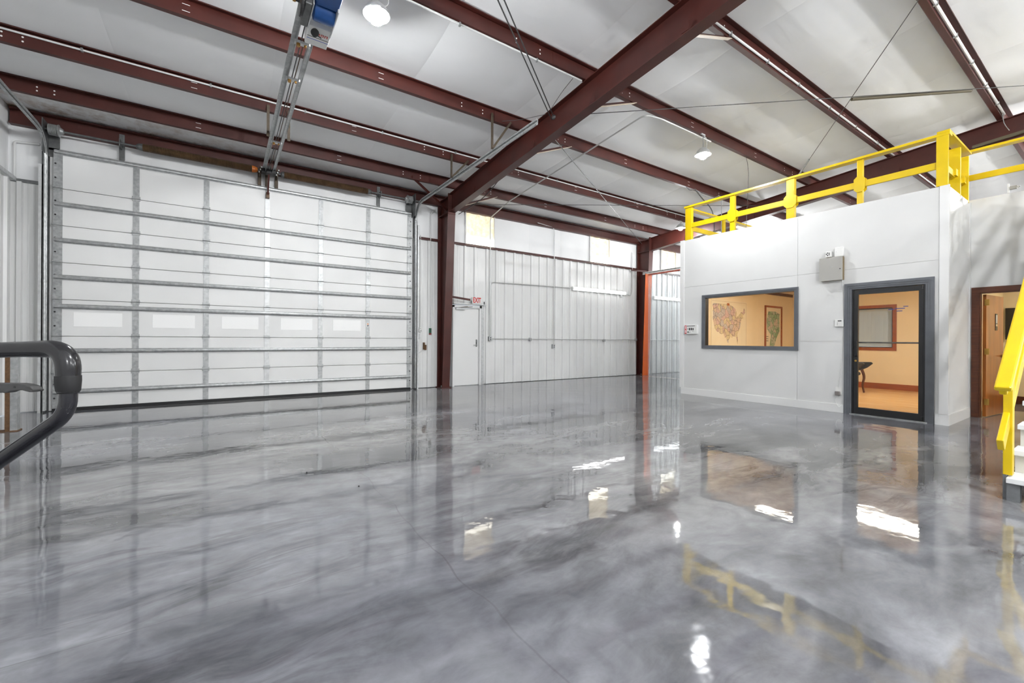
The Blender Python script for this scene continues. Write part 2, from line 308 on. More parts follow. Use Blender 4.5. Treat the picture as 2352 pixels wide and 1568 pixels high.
# ------------------------------------------------------------------ geometry helpers
class G:
    def __init__(s): s.v = []; s.f = []
    def add(s, vs, fs):
        o = len(s.v); s.v += [tuple(v) for v in vs]; s.f += [tuple(i + o for i in f) for f in fs]; return s
    def box(s, x0, x1, y0, y1, z0, z1):
        x0, x1 = min(x0, x1), max(x0, x1); y0, y1 = min(y0, y1), max(y0, y1); z0, z1 = min(z0, z1), max(z0, z1)
        v = [(x, y, z) for x in (x0, x1) for y in (y0, y1) for z in (z0, z1)]
        return s.add(v, [(0, 1, 3, 2), (4, 6, 7, 5), (0, 4, 5, 1), (2, 3, 7, 6), (0, 2, 6, 4), (1, 5, 7, 3)])
    def bar(s, p0, p1, w, h, up=(0, 0, 1)):
        p0, p1 = Vector(p0), Vector(p1); d = (p1 - p0).normalized(); up = Vector(up)
        sd = d.cross(up)
        if sd.length < 1e-4: sd = d.cross(Vector((1, 0, 0)))
        sd.normalize(); u = sd.cross(d).normalized()
        v = []
        for p in (p0, p1):
            for a, b in ((-1, -1), (1, -1), (1, 1), (-1, 1)): v.append(p + sd * (a * w / 2) + u * (b * h / 2))
        return s.add(v, [(3, 2, 1, 0), (4, 5, 6, 7), (0, 1, 5, 4), (1, 2, 6, 5), (2, 3, 7, 6), (3, 0, 4, 7)])
    def rings(s, pts, rads, n=12, cap=True):
        pts = [Vector(p) for p in pts]
        t = (pts[1] - pts[0]).normalized(); a = Vector((0, 0, 1)) if abs(t.z) < 0.9 else Vector((1, 0, 0))
        u = t.cross(a).normalized(); vs = []
        for i, p in enumerate(pts):
            if i == 0: d = pts[1] - pts[0]
            elif i == len(pts) - 1: d = pts[-1] - pts[-2]
            else: d = (pts[i + 1] - p).normalized() + (p - pts[i - 1]).normalized()
            if d.length < 1e-9: d = t
            d.normalize(); u = (u - d * u.dot(d)).normalized(); w = d.cross(u)
            for k in range(n):
                an = 2 * math.pi * k / n; vs.append(p + (u * math.cos(an) + w * math.sin(an)) * rads[i])
        fs = [(i * n + k, i * n + (k + 1) % n, (i + 1) * n + (k + 1) % n, (i + 1) * n + k) for i in range(len(pts) - 1) for k in range(n)]
        if cap: fs += [tuple(range(n - 1, -1, -1)), tuple((len(pts) - 1) * n + k for k in range(n))]
        return s.add(vs, fs)
    def cyl(s, p0, p1, r, n=14, r2=None): return s.rings([p0, p1], [r, r if r2 is None else r2], n)
    def tube(s, pts, r, n=8): return s.rings(pts, [r] * len(pts), n)
    def prism(s, poly, axis, a, b):
        """poly = 2D points in the other two axes (in x,y,z order); extruded along axis from a to b"""
        def P(q, t):
            return (t, q[0], q[1]) if axis == 0 else (q[0], t, q[1]) if axis == 1 else (q[0], q[1], t)
        n = len(poly); v = [P(q, a) for q in poly] + [P(q, b) for q in poly]
        return s.add(v, [tuple(range(n - 1, -1, -1)), tuple(range(n, 2 * n))] + [(i, (i + 1) % n, n + (i + 1) % n, n + i) for i in range(n)])
    def lathe(s, c, prof, axis, n=20):
        """prof = [(radius, offset along axis)]"""
        ax = Vector(axis).normalized(); c = Vector(c)
        return s.rings([c + ax * (o + 1e-6 * i) for i, (r, o) in enumerate(prof)], [max(r, 1e-4) for r, o in prof], n)
    def sphere(s, c, r, n=16, m=10, sz=1.0):
        c = Vector(c); pts = []; rad = []
        for i in range(m + 1):
            a = math.pi * i / m; pts.append(c + Vector((0, 0, -math.cos(a) * r * sz))); rad.append(max(math.sin(a) * r, 1e-4))
        return s.rings(pts, rad, n)
def fillet(pts, r, k=5):
    pts = [Vector(p) for p in pts]; out = [pts[0]]
    for i in range(1, len(pts) - 1):
        a, b, c = pts[i - 1], pts[i], pts[i + 1]; d1 = (a - b); d2 = (c - b)
        t = min(r, d1.length * 0.49, d2.length * 0.49); p, q = b + d1.normalized() * t, b + d2.normalized() * t
        for j in range(k + 1):
            s = j / k; out.append(p * (1 - s) ** 2 + b * 2 * s * (1 - s) + q * s * s)
    out.append(pts[-1]); return out

def tag(o, label=None, cat=None, group=None, kind=None):
    if label: o['label'] = label
    if cat: o['category'] = cat
    if group: o['group'] = group
    if kind: o['kind'] = kind
    return o
ORG = {}
def thing(name, label=None, cat=None, loc=(0, 0, 0), group=None, kind=None):
    o = bpy.data.objects.new(name, None); COL.objects.link(o); o.location = loc; o.empty_display_size = 0.1; ORG[o.name] = Vector(loc)
    return tag(o, label, cat, group, kind)
def mesh_of(name, g, m, smooth=False, off=Vector((0, 0, 0))):
    me = bpy.data.meshes.new(name); me.from_pydata([tuple(Vector(v) - off) for v in g.v], [], g.f); me.materials.append(MATS[m])
    me.validate(); me.update()
    import bmesh
    bm = bmesh.new(); bm.from_mesh(me); bmesh.ops.recalc_face_normals(bm, faces=bm.faces); bm.to_mesh(me); bm.free()
    if smooth:
        for p in me.polygons: p.use_smooth = True
        try: me.set_sharp_from_angle(angle=math.radians(40))
        except Exception: pass
    return me
def mk(name, g, m, parent=None, smooth=False, bevel=0.0, label=None, cat=None, group=None, kind=None):
    """one mesh object; coordinates in g are world metres. Top-level meshes get their origin at the base centre."""
    if parent is not None: off = ORG[parent.name]
    else:
        xs, ys, zs = zip(*g.v); off = Vector(((min(xs) + max(xs)) / 2, (min(ys) + max(ys)) / 2, min(zs)))
    o = bpy.data.objects.new(name, mesh_of(name, g, m, smooth, off)); COL.objects.link(o); ORG[o.name] = off
    if parent is not None: o.parent = parent; o.location = off - ORG[parent.name]
    else: o.location = off
    if bevel:
        b = o.modifiers.new('bevel', 'BEVEL'); b.width = bevel; b.segments = 2; b.limit_method = 'ANGLE'
    return tag(o, label, cat, group, kind)
def put(name, me, parent, loc, rz=0.0):
    """a further copy of a mesh as a part"""
    o = bpy.data.objects.new(name, me); COL.objects.link(o); o.parent = parent; o.location = Vector(loc) - ORG[parent.name]; o.rotation_euler = (0, 0, rz); ORG[o.name] = Vector(loc)
    return o
def text_mesh(txt, size):
    c = bpy.data.curves.new('lettering', 'FONT'); c.body = txt; c.size = size; c.extrude = 0.0008; c.offset = size * 0.03; c.align_x = 'CENTER'; c.align_y = 'CENTER'
    o = bpy.data.objects.new('lettering_tmp', c); COL.objects.link(o); bpy.context.view_layer.update()
    me = bpy.data.meshes.new_from_object(o.evaluated_get(bpy.context.evaluated_depsgraph_get()))
    bpy.data.objects.remove(o); bpy.data.curves.remove(c); return me

def zt(y):                      # top of the rafters / underside of the purlins
    return 4.836 + (8.52 - y) / 12 if y > RIDGE else 4.836 + (8.52 - (2 * RIDGE - y)) / 12
RIDGE = -2.1
XL, XR, YB, YF = -2.85, 19.82, 10.10, -14.3      # inner faces of the hall
FX = (4.58, 12.2)                                 # steel frames in view

# ================================================================== THE SETTING
# ------------------------------------------------------------------ floor
mk('floor', G().box(XL - 0.3, XR + 0.3, YF - 0.3, YB + 0.25, -0.12, 0.0), 'epoxy_floor', kind='structure', label='glossy grey marbled epoxy floor of the hall')

# ------------------------------------------------------------------ ceiling: insulation blankets over the purlins
PUR = [9.135, 7.93, 6.34, 4.74, 3.14, 1.52, -0.08, -1.68]
ceiling = thing('ceiling', 'white vinyl faced insulation sagging between red purlins', None, (8, 0, 4.6), kind='structure')
knots = [YB + 0.12, *PUR, RIDGE]
knots = knots + [2 * RIDGE - y for y in reversed(knots[:-1])]
def blanket(x0, x1):
    g = G(); rows = []
    for a, b in zip(knots, knots[1:]):
        for k in range(7): rows.append((a + (b - a) * k / 7, math.sin(math.pi * k / 7) * min(0.05, 0.035 * abs(a - b))))
    rows.append((knots[-1], 0))
    xs = [x0 + (x1 - x0) * t for t in (0, 0.02, 0.5, 0.98, 1)]; up = [0.005, 0, -0.004, 0, 0.005]
    for y, sag in rows:
        for x, u in zip(xs, up): g.v.append((x, y, zt(y) + 0.205 - sag + u))
    n = len(xs)
    g.f = [(i * n + k, i * n + k + 1, (i + 1) * n + k + 1, (i + 1) * n + k) for i in range(len(rows) - 1) for k in range(n - 1)]
    return g
x = XL - 0.25
while x < XR + 0.2:
    mk('insulation_sheet', blanket(x, min(x + 1.83, XR + 0.25)), 'vinyl', ceiling, smooth=True); x += 1.83
mk('roof_deck', G().prism([(YB + 0.3, zt(YB + 0.3) + 0.27), (RIDGE, zt(RIDGE) + 0.27), (YF - 0.3, zt(YF - 0.3) + 0.27), (YF - 0.3, zt(YF - 0.3) + 0.30), (RIDGE, zt(RIDGE) + 0.30), (YB + 0.3, zt(YB + 0.3) + 0.30)], 0, XL - 0.3, XR + 0.3), 'white_panel', ceiling)

# ------------------------------------------------------------------ ribbed liner panel (0.914 m wide, three major ribs)
def liner_profile():
    pts = []; w = 0.9144
    for r in range(3):
        c = 0.10 + r * 0.3048
        pts += [(c - 0.040, 0.0), (c - 0.026, 0.038), (c + 0.026, 0.038), (c + 0.040, 0.0)]
        for q in (0.10, 0.165):
            if c + 0.045 + q < w - 0.02: pts += [(c + q - 0.012, 0.0), (c + q - 0.006, 0.004), (c + q + 0.006, 0.004), (c + q + 0.012, 0.0)]
    return [(0.0, 0.0)] + pts + [(w, 0.0)]
LP = liner_profile()
def liner_mesh(h, wmax=0.9144):
    g = G(); P = [p for p in LP if p[0] <= wmax]
    if P[-1][0] < wmax: P.append((wmax, 0.0))
    for u, d in P: g.v += [(u, -d, 0), (u, -d, h)]
    g.f = [(2 * i, 2 * i + 2, 2 * i + 3, 2 * i + 1) for i in range(len(P) - 1)]
    return mesh_of('wall_panel', g, 'white_panel')
def liners(parent, p0, direction_rz, length, h, z0=0.012):
    me = {}; u = 0.0; d = Vector((math.cos(direction_rz), math.sin(direction_rz), 0))
    while u < length - 0.02:
        w = round(min(0.9144, length - u), 4); key = (w, h)
        if key not in me: me[key] = liner_mesh(h, w)
        put('wall_panel', me[key], parent, Vector((p0[0], p0[1], z0)) + d * u, direction_rz); u += 0.9144

# ------------------------------------------------------------------ wall_back (long wall with the overhead door)
wall_back = thing('wall_back', 'long white metal wall with overhead door and exit door', None, (8, YB, 0), kind='structure')
LT = 3.70                                         # top of the liner
liners(wall_back, (XL, YB), 0, -2.46 - XL, LT)
liners(wall_back, (3.84, YB), 0, 4.86 - 3.84, LT)
liners(wall_back, (4.86, YB), 0, 5.84 - 4.86, LT - 2.17, 2.18)
liners(wall_back, (5.84, YB), 0, XR - 5.84, LT)
g = G()                                           # outer sheet with the two openings left out
for a, b, z0, z1 in ((XL - 0.3, -2.40, 0, 4.9), (-2.40, 3.80, 4.30, 4.9), (3.80, 4.86, 0, 4.9), (4.86, 5.84, 2.16, 4.9), (5.84, XR + 0.3, 0, 4.9)):
    g.box(a, b, YB + 0.13, YB + 0.16, z0, z1)
mk('outer_sheet', g, 'white_panel', wall_back)
def wall_blanket(x0, x1, z0, z1, y=YB + 0.02):
    g = G(); n = 6
    for i in range(n + 1):
        t = i / n
        for z in (z0, (z0 + z1) / 2, z1):
            g.v.append((x0 + (x1 - x0) * t, y - 0.022 * math.sin(math.pi * t) * (1.0 if z != z1 and z != z0 else 0.3) + (0.02 if i in (0, n) else 0), z))
    g.f = [(i * 3 + k, (i + 1) * 3 + k, (i + 1) * 3 + k + 1, i * 3 + k + 1) for i in range(n) for k in range(2)]
    return g
SKY = [(5.29, 6.19), (9.84, 10.74), (13.48, 14.38), (17.1, 18.0)]
edges = [XL - 0.1, -2.40, -1.15, 0.55, 2.25, 3.80, 4.58, 5.29, 6.19, 7.4, 8.6, 9.84, 10.74, 12.2, 13.48, 14.38, 15.7, 17.1, 18.0, XR + 0.1]
for a, b in zip(edges, edges[1:]):
    if (a, b) in SKY: continue
    z0 = 4.28 if -2.41 < a < 3.7 else LT + 0.02
    mk('insulation_sheet', wall_blanket(a, b, z0, 4.63), 'vinyl_clean', wall_back, smooth=True)
mk('wall_girt', G().prism([(YB - 0.06, 3.70), (YB + 0.1, 3.70), (YB + 0.1, 3.775), (YB - 0.005, 3.775), (YB - 0.005, 3.755), (YB - 0.06, 3.725)], 0, 3.92, XR), 'red_steel', wall_back)
mk('wall_girt', G().prism([(YB - 0.03, 3.705), (YB + 0.1, 3.705), (YB + 0.1, 3.755), (YB - 0.03, 3.755)], 0, XL, -2.52), 'galv_dark', wall_back)
g = G().prism([(YB - 0.10, 4.60), (YB + 0.10, 4.60), (YB + 0.10, 4.86), (YB - 0.10, 4.86), (YB - 0.10, 4.835), (YB - 0.05, 4.825), (YB - 0.05, 4.635), (YB - 0.10, 4.625)], 0, XL, XR)
mk('eave_strut', g, 'red_steel', wall_back)
for a, b in SKY:                                  # translucent panels, ribbed
    g = G(); n = 9
    for i in range(n + 1):
        xx = a + (b - a) * i / n; yy = YB + 0.03 - (0.03 if i % 3 == 1 else 0.0)
        g.v += [(xx, yy, 3.765), (xx, yy, 4.62)]
    g.f = [(2 * i, 2 * i + 2, 2 * i + 3, 2 * i + 1) for i in range(n)]
    w = mk('skylight_panel', g, 'fibreglass', wall_back, label='sun-yellowed translucent fibreglass panel')
    mk('panel_edge', G().box(a - 0.012, a + 0.012, YB - 0.01, YB + 0.05, 3.765, 4.62), 'trim_white', wall_back)
    mk('panel_edge', G().box(b - 0.012, b + 0.012, YB - 0.01, YB + 0.05, 3.765, 4.62), 'trim_white', wall_back)

# ------------------------------------------------------------------ the other outer walls
wall_left = thing('wall_left', 'white ribbed metal end wall beside the overhead door', None, (XL, 0, 0), kind='structure')
liners(wall_left, (XL, YF), math.pi / 2, YB - YF, LT)
mk('insulation_sheet', G().prism([(YF, 3.75), (YB + 0.1, 3.75), (YB + 0.1, zt(YB) + 0.2), (RIDGE, zt(RIDGE) + 0.2), (YF, zt(YF) + 0.2)], 0, XL - 0.12, XL - 0.03), 'vinyl_clean', wall_left)
mk('wall_girt', G().box(XL - 0.05, XL + 0.07, YF, YB - 0.02, LT + 0.01, LT + 0.035).box(XL + 0.062, XL + 0.07, YF, YB - 0.02, LT + 0.035, LT + 0.07), 'galv_light', wall_left)
wall_right = thing('wall_right', 'white ribbed metal far end wall', None, (XR, 0, 0), kind='structure')
liners(wall_right, (XR, YB), -math.pi / 2, YB - YF, LT)
mk('insulation_sheet', G().prism([(YF, 3.75), (YB + 0.1, 3.75), (YB + 0.1, zt(YB) + 0.2), (RIDGE, zt(RIDGE) + 0.2), (YF, zt(YF) + 0.2)], 0, XR + 0.03, XR + 0.12), 'vinyl_clean', wall_right)
wall_front = thing('wall_front', 'white ribbed metal wall behind the viewer', None, (8, YF, 0), kind='structure')
liners(wall_front, (XR, YF), math.pi, XR - XL, LT)
mk('insulation_sheet', G().box(XL - 0.1, XR + 0.1, YF - 0.12, YF - 0.03, 3.72, 4.9), 'vinyl_clean', wall_front)

# ------------------------------------------------------------------ steel frames
def frame(X, label, orange=False, yb=9.77, yk=9.49):
    t = thing('steel_frame', label, 'steel frame', (X, YB - 0.2, 0), 'portal frames of the hall')
    kb = zt(yk) - 0.43
    def both(build):
        build(lambda y: y); build(lambda y: 2 * RIDGE - y)
    for side, my in enumerate((lambda y: y, lambda y: 2 * RIDGE - y)):
        web = G().prism([(my(10.06), 0.02), (my(yb), 0.02), (my(yk), kb), (my(yk), zt(yk) - 0.005), (my(10.06), zt(10.06) - 0.005)], 0, X - 0.005, X + 0.005)
        web.box(X - 0.10, X + 0.10, my(10.08), my(10.06), 0.02, zt(10.08) - 0.01)
        web.box(X - 0.13, X + 0.13, my(10.09), my(9.73), 0.0, 0.02)
        mk('column', web, 'red_steel', t)
        fl = G().bar((X, my(yb - 0.002), 0.02), (X, my(yk - 0.002), kb + 0.01), 0.20, 0.014, up=(0, 1, 0))
        mk('inner_flange', fl, 'red_steel', t)
        st = G().box(X - 0.095, X + 0.095, my(10.06), my(yk), kb - 0.012, kb + 0.004)
        st.box(X - 0.095, X + 0.095, my(yk + 0.015), my(yk - 0.001), kb, zt(9.5) + 0.02).box(X - 0.095, X + 0.095, my(yk - 0.005), my(yk - 0.021), kb - 0.05, zt(9.48) + 0.02)
        st.box(X - 0.095, X + 0.095, my(10.06), my(yk), zt(9.5) - 0.06, zt(9.5) - 0.045)
        mk('knee_plate', st, 'red_steel', t)
        raf = G().prism([(my(yk - 0.02), kb), (my(yk - 0.02), zt(yk)), (RIDGE, zt(RIDGE)), (RIDGE, zt(RIDGE) - 0.43)], 0, X - 0.005, X + 0.005)
        raf.bar((X, my(yk - 0.02), zt(yk) - 0.006), (X, RIDGE, zt(RIDGE) - 0.006), 0.17, 0.012)
        mk('rafter', raf, 'red_steel', t)
        mk('rafter_flange', G().bar((X, my(yk), kb), (X, RIDGE, zt(RIDGE) - 0.43), 0.17, 0.014), 'red_steel', t)
        if side == 0:
            for y in (8.2, 6.05, 4.55, 3.0):
                mk('brace_clip', G().prism([(y + 0.11, zt(y) - 0.42), (y, zt(y) - 0.42), (y, zt(y) - 0.30), (y + 0.03, zt(y) - 0.30)], 0, X - 0.085, X - 0.078), 'red_steel', t)
            for yp, s in ((9.10, 1), (6.33, 1), (4.73, 1), (3.13, 1)):
                p0 = (X + 0.07 * s, yp - 0.12, zt(yp) - 0.42); p1 = (X + 1.07 * s, yp + 0.02, zt(yp) + 0.015)
                br = mk('flange_brace', G().bar(p0, p1, 0.05, 0.008, up=(0, 0, 1)), 'lit_red_steel', t)
                mk('brace_web', G().bar(Vector(p0) + Vector((0, 0.025, 0.025)), Vector(p1) + Vector((0, 0.025, 0.025)), 0.006, 0.05), 'red_steel', br)
    if orange:
        mk('painted_guard', G().bar((X - 0.05, yb - 0.018, 0.005), (X - 0.09, yb - 0.018 - (yb - yk) * 3.5 / kb, 3.52), 0.33, 0.014, up=(0, 1, 0)), 'orange', t, label='glossy orange painted face of the column')
    # bolts on the base
    for k in range(2):
        mk('anchor_bolt', G().cyl((X - 0.06, 9.9 - 0.12 * k, 0.02), (X - 0.06, 9.9 - 0.12 * k, 0.06), 0.014, 8), 'galv', t)
    return t
f1 = frame(FX[0], 'dark red tapered steel frame standing beside the white exit door')
f2 = frame(FX[1], 'red steel frame with an orange painted column face', True, 9.74, 9.56)
mk('knee_brace', G().bar((3.42, 9.13, zt(9.13) + 0.05), (4.52, 9.62, 4.40), 0.045, 0.006, up=(0, 1, 0)).bar((3.42, 9.115, zt(9.13) + 0.06), (4.52, 9.60, 4.41), 0.006, 0.045), 'red_steel', f1)
mk('wall_brace', G().bar((4.62, 9.80, 2.31), (5.27, 9.80, 2.25), 0.03, 0.05), 'red_steel', f1)
mk('wall_brace', G().bar((11.7, 10.0, 3.66), (12.2, 9.62, 3.60), 0.05, 0.05), 'red_steel', f2)

# ------------------------------------------------------------------ purlins
plab = ['first red roof purlin up from the eave, above the overhead door springs',
        'second red roof purlin up from the eave, with a pale conduit along its web',
        'third red roof purlin up from the eave, above the door operator rail',
        'fourth red roof purlin up from the eave, carrying the round high-bay lamps',
        'fifth red roof purlin up from the eave, braced beside the steel pipe sleeve',
        'sixth red roof purlin up from the eave, over the yellow corner railing',
        'seventh red roof purlin up from the eave, near the ridge', 'eighth red roof purlin up from the eave, beside the ridge']
hole_me = None
def purlin(i, yw):
    z0, z1 = zt(yw) + 0.004, zt(yw) + 0.200; f, t_ = 0.066, 0.006
    prof = [(yw + t_ / 2, z0), (yw + f, z0), (yw + f + 0.012, z0 + 0.018), (yw + f + 0.006, z0 + 0.021), (yw + f - 0.004, z0 + t_), (yw + t_ / 2, z0 + t_),
            (yw + t_ / 2, z1), (yw - f, z1), (yw - f - 0.012, z1 - 0.018), (yw - f - 0.006, z1 - 0.021), (yw - f + 0.004, z1 - t_), (yw - t_ / 2, z1 - t_), (yw - t_ / 2, z0)]
    o = mk('roof_purlin', G().prism(prof, 0, XL - 0.15, XR + 0.15), 'red_steel', label=plab[i], cat='purlin', group='red roof purlins')
    # pale punched bolt holes near the laps, slots between
    for fx in (-3.04,) + FX:
        for dx in (-1.35, -0.95, 0.72, 0.9):
            X = fx + dx
            if not XL < X < XR: continue
            for z in (z0 + 0.06, z0 + 0.115):
                mk('bolt_hole', G().cyl((X, yw - t_ / 2 - 0.001, z), (X, yw - t_ / 2 - 0.004, z), 0.011, 8), 'hole_white', o)
        for dx in (2.6, 4.9):
            for z in (z0 + 0.05, z0 + 0.13):
                mk('bolt_slot', G().box(fx + dx, fx + dx + 0.075, yw - t_ / 2 - 0.004, yw - t_ / 2 - 0.001, z, z + 0.006), 'hole_white', o)
    for fx in FX:                                  # lap plates
        mk('lap_plate', G().box(fx - 0.72, fx + 0.72, yw - t_ / 2 - 0.006, yw - t_ / 2 - 0.001, z0 + 0.002, z1 - 0.012), 'red_steel', o)
    return o
for i, y in enumerate(PUR): purlin(i, y)

# conduits fixed to purlins
def strap_conduit(pts, label, r=0.013, m='conduit_white', straps=()):
    t = mk('conduit', G().tube(fillet(pts, 0.09), r, 8), m, smooth=True, label=label, cat='conduit')
    return t
def straps(t, spots, r=0.013):
    for p in spots: mk('strap', G().box(p[0] - 0.012, p[0] + 0.012, p[1] - r - 0.004, p[1] + r + 0.004, p[2] - 0.025, p[2] + 0.025), 'galv', t)
y = PUR[1]; z = zt(y)
c = strap_conduit([(XL, y - 0.02, z + 0.155), (12.1, y - 0.02, z + 0.155)], 'pale conduit along the web of the second purlin')
straps(c, [(xx, y - 0.02, z + 0.155) for xx in (-1.6, -0.2, 1.1, 2.4, 3.9, 5.2, 6.6, 8.0, 9.4, 10.8)])
y = PUR[3]; z = zt(y)
c = strap_conduit([(1.0, y + 0.03, z - 0.014), (4.45, y + 0.03, z - 0.014)], 'pale conduit under the fourth purlin, on the operator side of the first frame')
straps(c, [(xx, y + 0.03, z - 0.014) for xx in (1.2, 2.4, 3.6)])
y = PUR[4]; z = zt(y)
c = strap_conduit([(5.0, y - 0.022, z + 0.05), (12.1, y - 0.022, z + 0.05), (18, y - 0.022, z + 0.05)], 'pale conduit along the fifth purlin above the mezzanine', 0.016)
straps(c, [(xx, y - 0.022, z + 0.05) for xx in (5.6, 6.6, 7.6, 8.8, 10.0, 11.2)], 0.016)
y = PUR[5]; z = zt(y)
c = strap_conduit([(6.0, y - 0.03, z + 0.06), (12.05, y - 0.03, z + 0.06)], 'thick pale conduit along the sixth purlin', 0.02)
straps(c, [(xx, y - 0.03, z + 0.06) for xx in (7.4, 8.4, 9.4, 10.4, 11.4)], 0.02)

# ================================================================== OVERHEAD DOOR
DX0, DX1, DY = -2.35, 3.75, 10.0
od = thing('overhead_door', 'large white sectional overhead door with galvanized struts', 'overhead door', (0.7, DY, 0.0))
ZS = [0.045, 0.628, 1.237, 1.846, 2.454, 3.063, 3.671, 4.265]
STY = [-1.32, -0.306, 0.702, 1.71, 2.72]
LITES = [(-2.107, -1.499), (-1.09, -0.48), (-0.06, 0.55), (0.95, 1.55), (1.965, 2.563)]
for k, (a, b) in enumerate(zip(ZS, ZS[1:])):
    g = G().box(DX0, DX1, DY, DY + 0.045, a + 0.004, b - 0.004)
    s = mk('door_section', g, 'door_white', od, bevel=0.006)
    mk('section_rib', G().box(DX0 + 0.11, DX1 - 0.11, DY - 0.003, DY, b - 0.030, b - 0.020), 'door_white', s)
    mk('section_rib', G().box(DX0 + 0.11, DX1 - 0.11, DY - 0.003, DY, a + 0.020, a + 0.028), 'door_white', s)
    for X in STY:
        mk('stile', G().box(X - 0.042, X + 0.042, DY - 0.012, DY, a + 0.006, b - 0.006), 'galv_light' if X == 0.702 else 'galv', s)
    mk('end_stile', G().box(DX0 + 0.002, DX0 + 0.108, DY - 0.014, DY, a + 0.004, b - 0.004), 'galv', s)
    mk('end_stile', G().box(DX1 - 0.098, DX1 - 0.002, DY - 0.014, DY, a + 0.004, b - 0.004), 'galv', s)
    for zz in (0.17, 0.4):                         # punched holes in the end stiles
        for X in (DX0 + 0.026, DX1 - 0.026):
            mk('stile_hole', G().cyl((X, DY - 0.0155, a + zz), (X, DY - 0.013, a + zz), 0.014, 8), 'black_ink', s)
    if k > 0:
        for X in STY:
            mk('hinge', G().box(X - 0.055, X + 0.055, DY - 0.022, DY - 0.012, a - 0.035, a + 0.045).cyl((X - 0.06, DY - 0.026, a + 0.004), (X + 0.06, DY - 0.026, a + 0.004), 0.010, 8), 'galv', s)
        for X in (DX0 + 0.055, DX1 - 0.05):
            mk('roller_hinge', G().box(X - 0.055, X + 0.055, DY - 0.028, DY - 0.014, a - 0.03, a + 0.05).cyl((X - 0.06, DY - 0.032, a), (X + 0.06, DY - 0.032, a), 0.012, 8), 'galv', s)
    if k == 2:
        for x0, x1 in LITES:
            mk('window_pane', G().box(x0, x1, DY - 0.004, DY - 0.0005, 1.40, 1.64), 'door_lite', s, bevel=0.002, label='frosted door light glowing faintly')
for z in (4.262, 3.41, 2.819, 2.212, 1.732, 0.995, 0.318):
    h = 0.028
    st = G().prism([(DY - 0.012, z + h + 0.012), (DY - 0.016, z + h + 0.012), (DY - 0.020, z + h), (DY - 0.066, z + h * 0.75), (DY - 0.07, z), (DY - 0.066, z - h * 0.75), (DY - 0.020, z - h), (DY - 0.016, z - h - 0.012), (DY - 0.012, z - h - 0.012)], 0, DX0 + 0.02, DX1 - 0.02)
    mk('strut', st, 'galv', od)
mk('bottom_seal', G().box(DX0, DX1, DY - 0.01, DY + 0.05, 0.003, 0.046), 'rubber', od)
mk('leak_block_sheet', G().box(DX0 - 0.05, DX1 + 0.05, DY + 0.0455, DY + 0.06, 0.01, 4.29), 'door_white', od)  # unseen sheet added to block light leaking between the door sections
mk('warning_label', G().box(2.69, 2.75, DY - 0.0145, DY - 0.0125, 1.50, 1.58), 'plastic_white', od)
mk('label_mark', G().box(2.70, 2.74, DY - 0.016, DY - 0.0146, 1.55, 1.572), 'cone_orange', od)
mk('label_mark', G().box(2.70, 2.74, DY - 0.016, DY - 0.0146, 1.51, 1.535), 'black_ink', od)
mk('lift_handle', G().box(3.52, 3.64, DY - 0.05, DY - 0.012, 0.27, 0.285), 'galv', od)

# jambs, tracks
def track(X, s, label):
    t = thing('door_track', label, 'door track', (X, DY, 0), 'overhead door tracks')
    yv, zc, R = 9.945, 4.10, 0.40
    path = [(X, yv, 0.03)] + [(X, yv, zc)] + [(X, yv - R * (1 - math.cos(a)), zc + R * math.sin(a)) for a in [math.pi / 2 * k / 9 for k in range(1, 10)]] + [(X, 5.08, 4.475)]
    # a C-shaped rail: web plus two rolled lips
    for off, w, h in ((0.0, 0.05, 0.008),):
        g = G()
        for p, q in zip(path, path[1:]):
            d = (Vector(q) - Vector(p)).normalized(); nrm = Vector((0, d.z, -d.y))
            g.bar(Vector(p) - d * 0.003, Vector(q) + d * 0.003, 0.006, 0.062, up=nrm)
        mk('rail_web', g, 'galv', t)
    for sg in (-1, 1):
        g = G()
        pts = []
        for i, p in enumerate(path):
            a = Vector(path[max(i - 1, 0)]); b = Vector(path[min(i + 1, len(path) - 1)]); d = (b - a).normalized(); nrm = Vector((0, d.z, -d.y))
            pts.append(Vector(p) + nrm * 0.033 * sg + Vector((-s * 0.016, 0, 0)))
        mk('rail_lip', g.rings(pts, [0.017] * len(pts), 8), 'galv', t, smooth=True)
    mk('jamb_angle', G().box(X - 0.004, X + 0.004, 9.90, YB + 0.02, 0.0, 4.26).box(X, X + s * 0.06, YB - 0.035, YB + 0.02, 0.0, 4.26), 'galv_dark', t)
    mk('jamb_trim', G().box(X + s * 0.012, X + s * 0.055, 9.90, 9.93, 0.0, 4.0).box(X + s * 0.012, X + s * 0.018, 9.9, YB, 0, 4.0), 'galv_light', t)
    for z in (0.5, 1.1, 1.75, 2.4, 3.0, 3.6):
        mk('track_bracket', G().box(X - 0.005, X + s * 0.05, 9.93, 9.99, z, z + 0.06), 'galv_dark', t)
    # sloping hangers from purlins
    for yv2, dy in ((6.34, 0.16), (7.93, 0.14), (1.52, 0)):
        if yv2 < 5: continue
        if s > 0:
            h = mk('track_hanger', G().bar((X - 0.06, yv2 - 0.05, 4.50), (X - 0.06, yv2 - 0.05, zt(yv2) + 0.10), 0.035, 0.008, up=(0, 1, 0)).bar((X - 0.075, yv2 - 0.05, 4.50), (X - 0.075, yv2 - 0.05, zt(yv2) + 0.10), 0.008, 0.035, up=(0, 1, 0)), 'brown_bracket', t)
            mk('hanger_strut', G().bar((X - 0.05, yv2 - 0.055, 4.52), (X + 0.32, yv2 - 0.055, zt(yv2) + 0.05), 0.035, 0.008, up=(0, 1, 0)), 'brown_bracket', t)
        else:
            mk('track_hanger', G().bar((X + 0.05, yv2 - 0.05, 4.50), (X + 0.05, yv2 - 0.05, zt(yv2) + 0.10), 0.035, 0.008, up=(0, 1, 0)), 'brown_bracket', t)
    return t
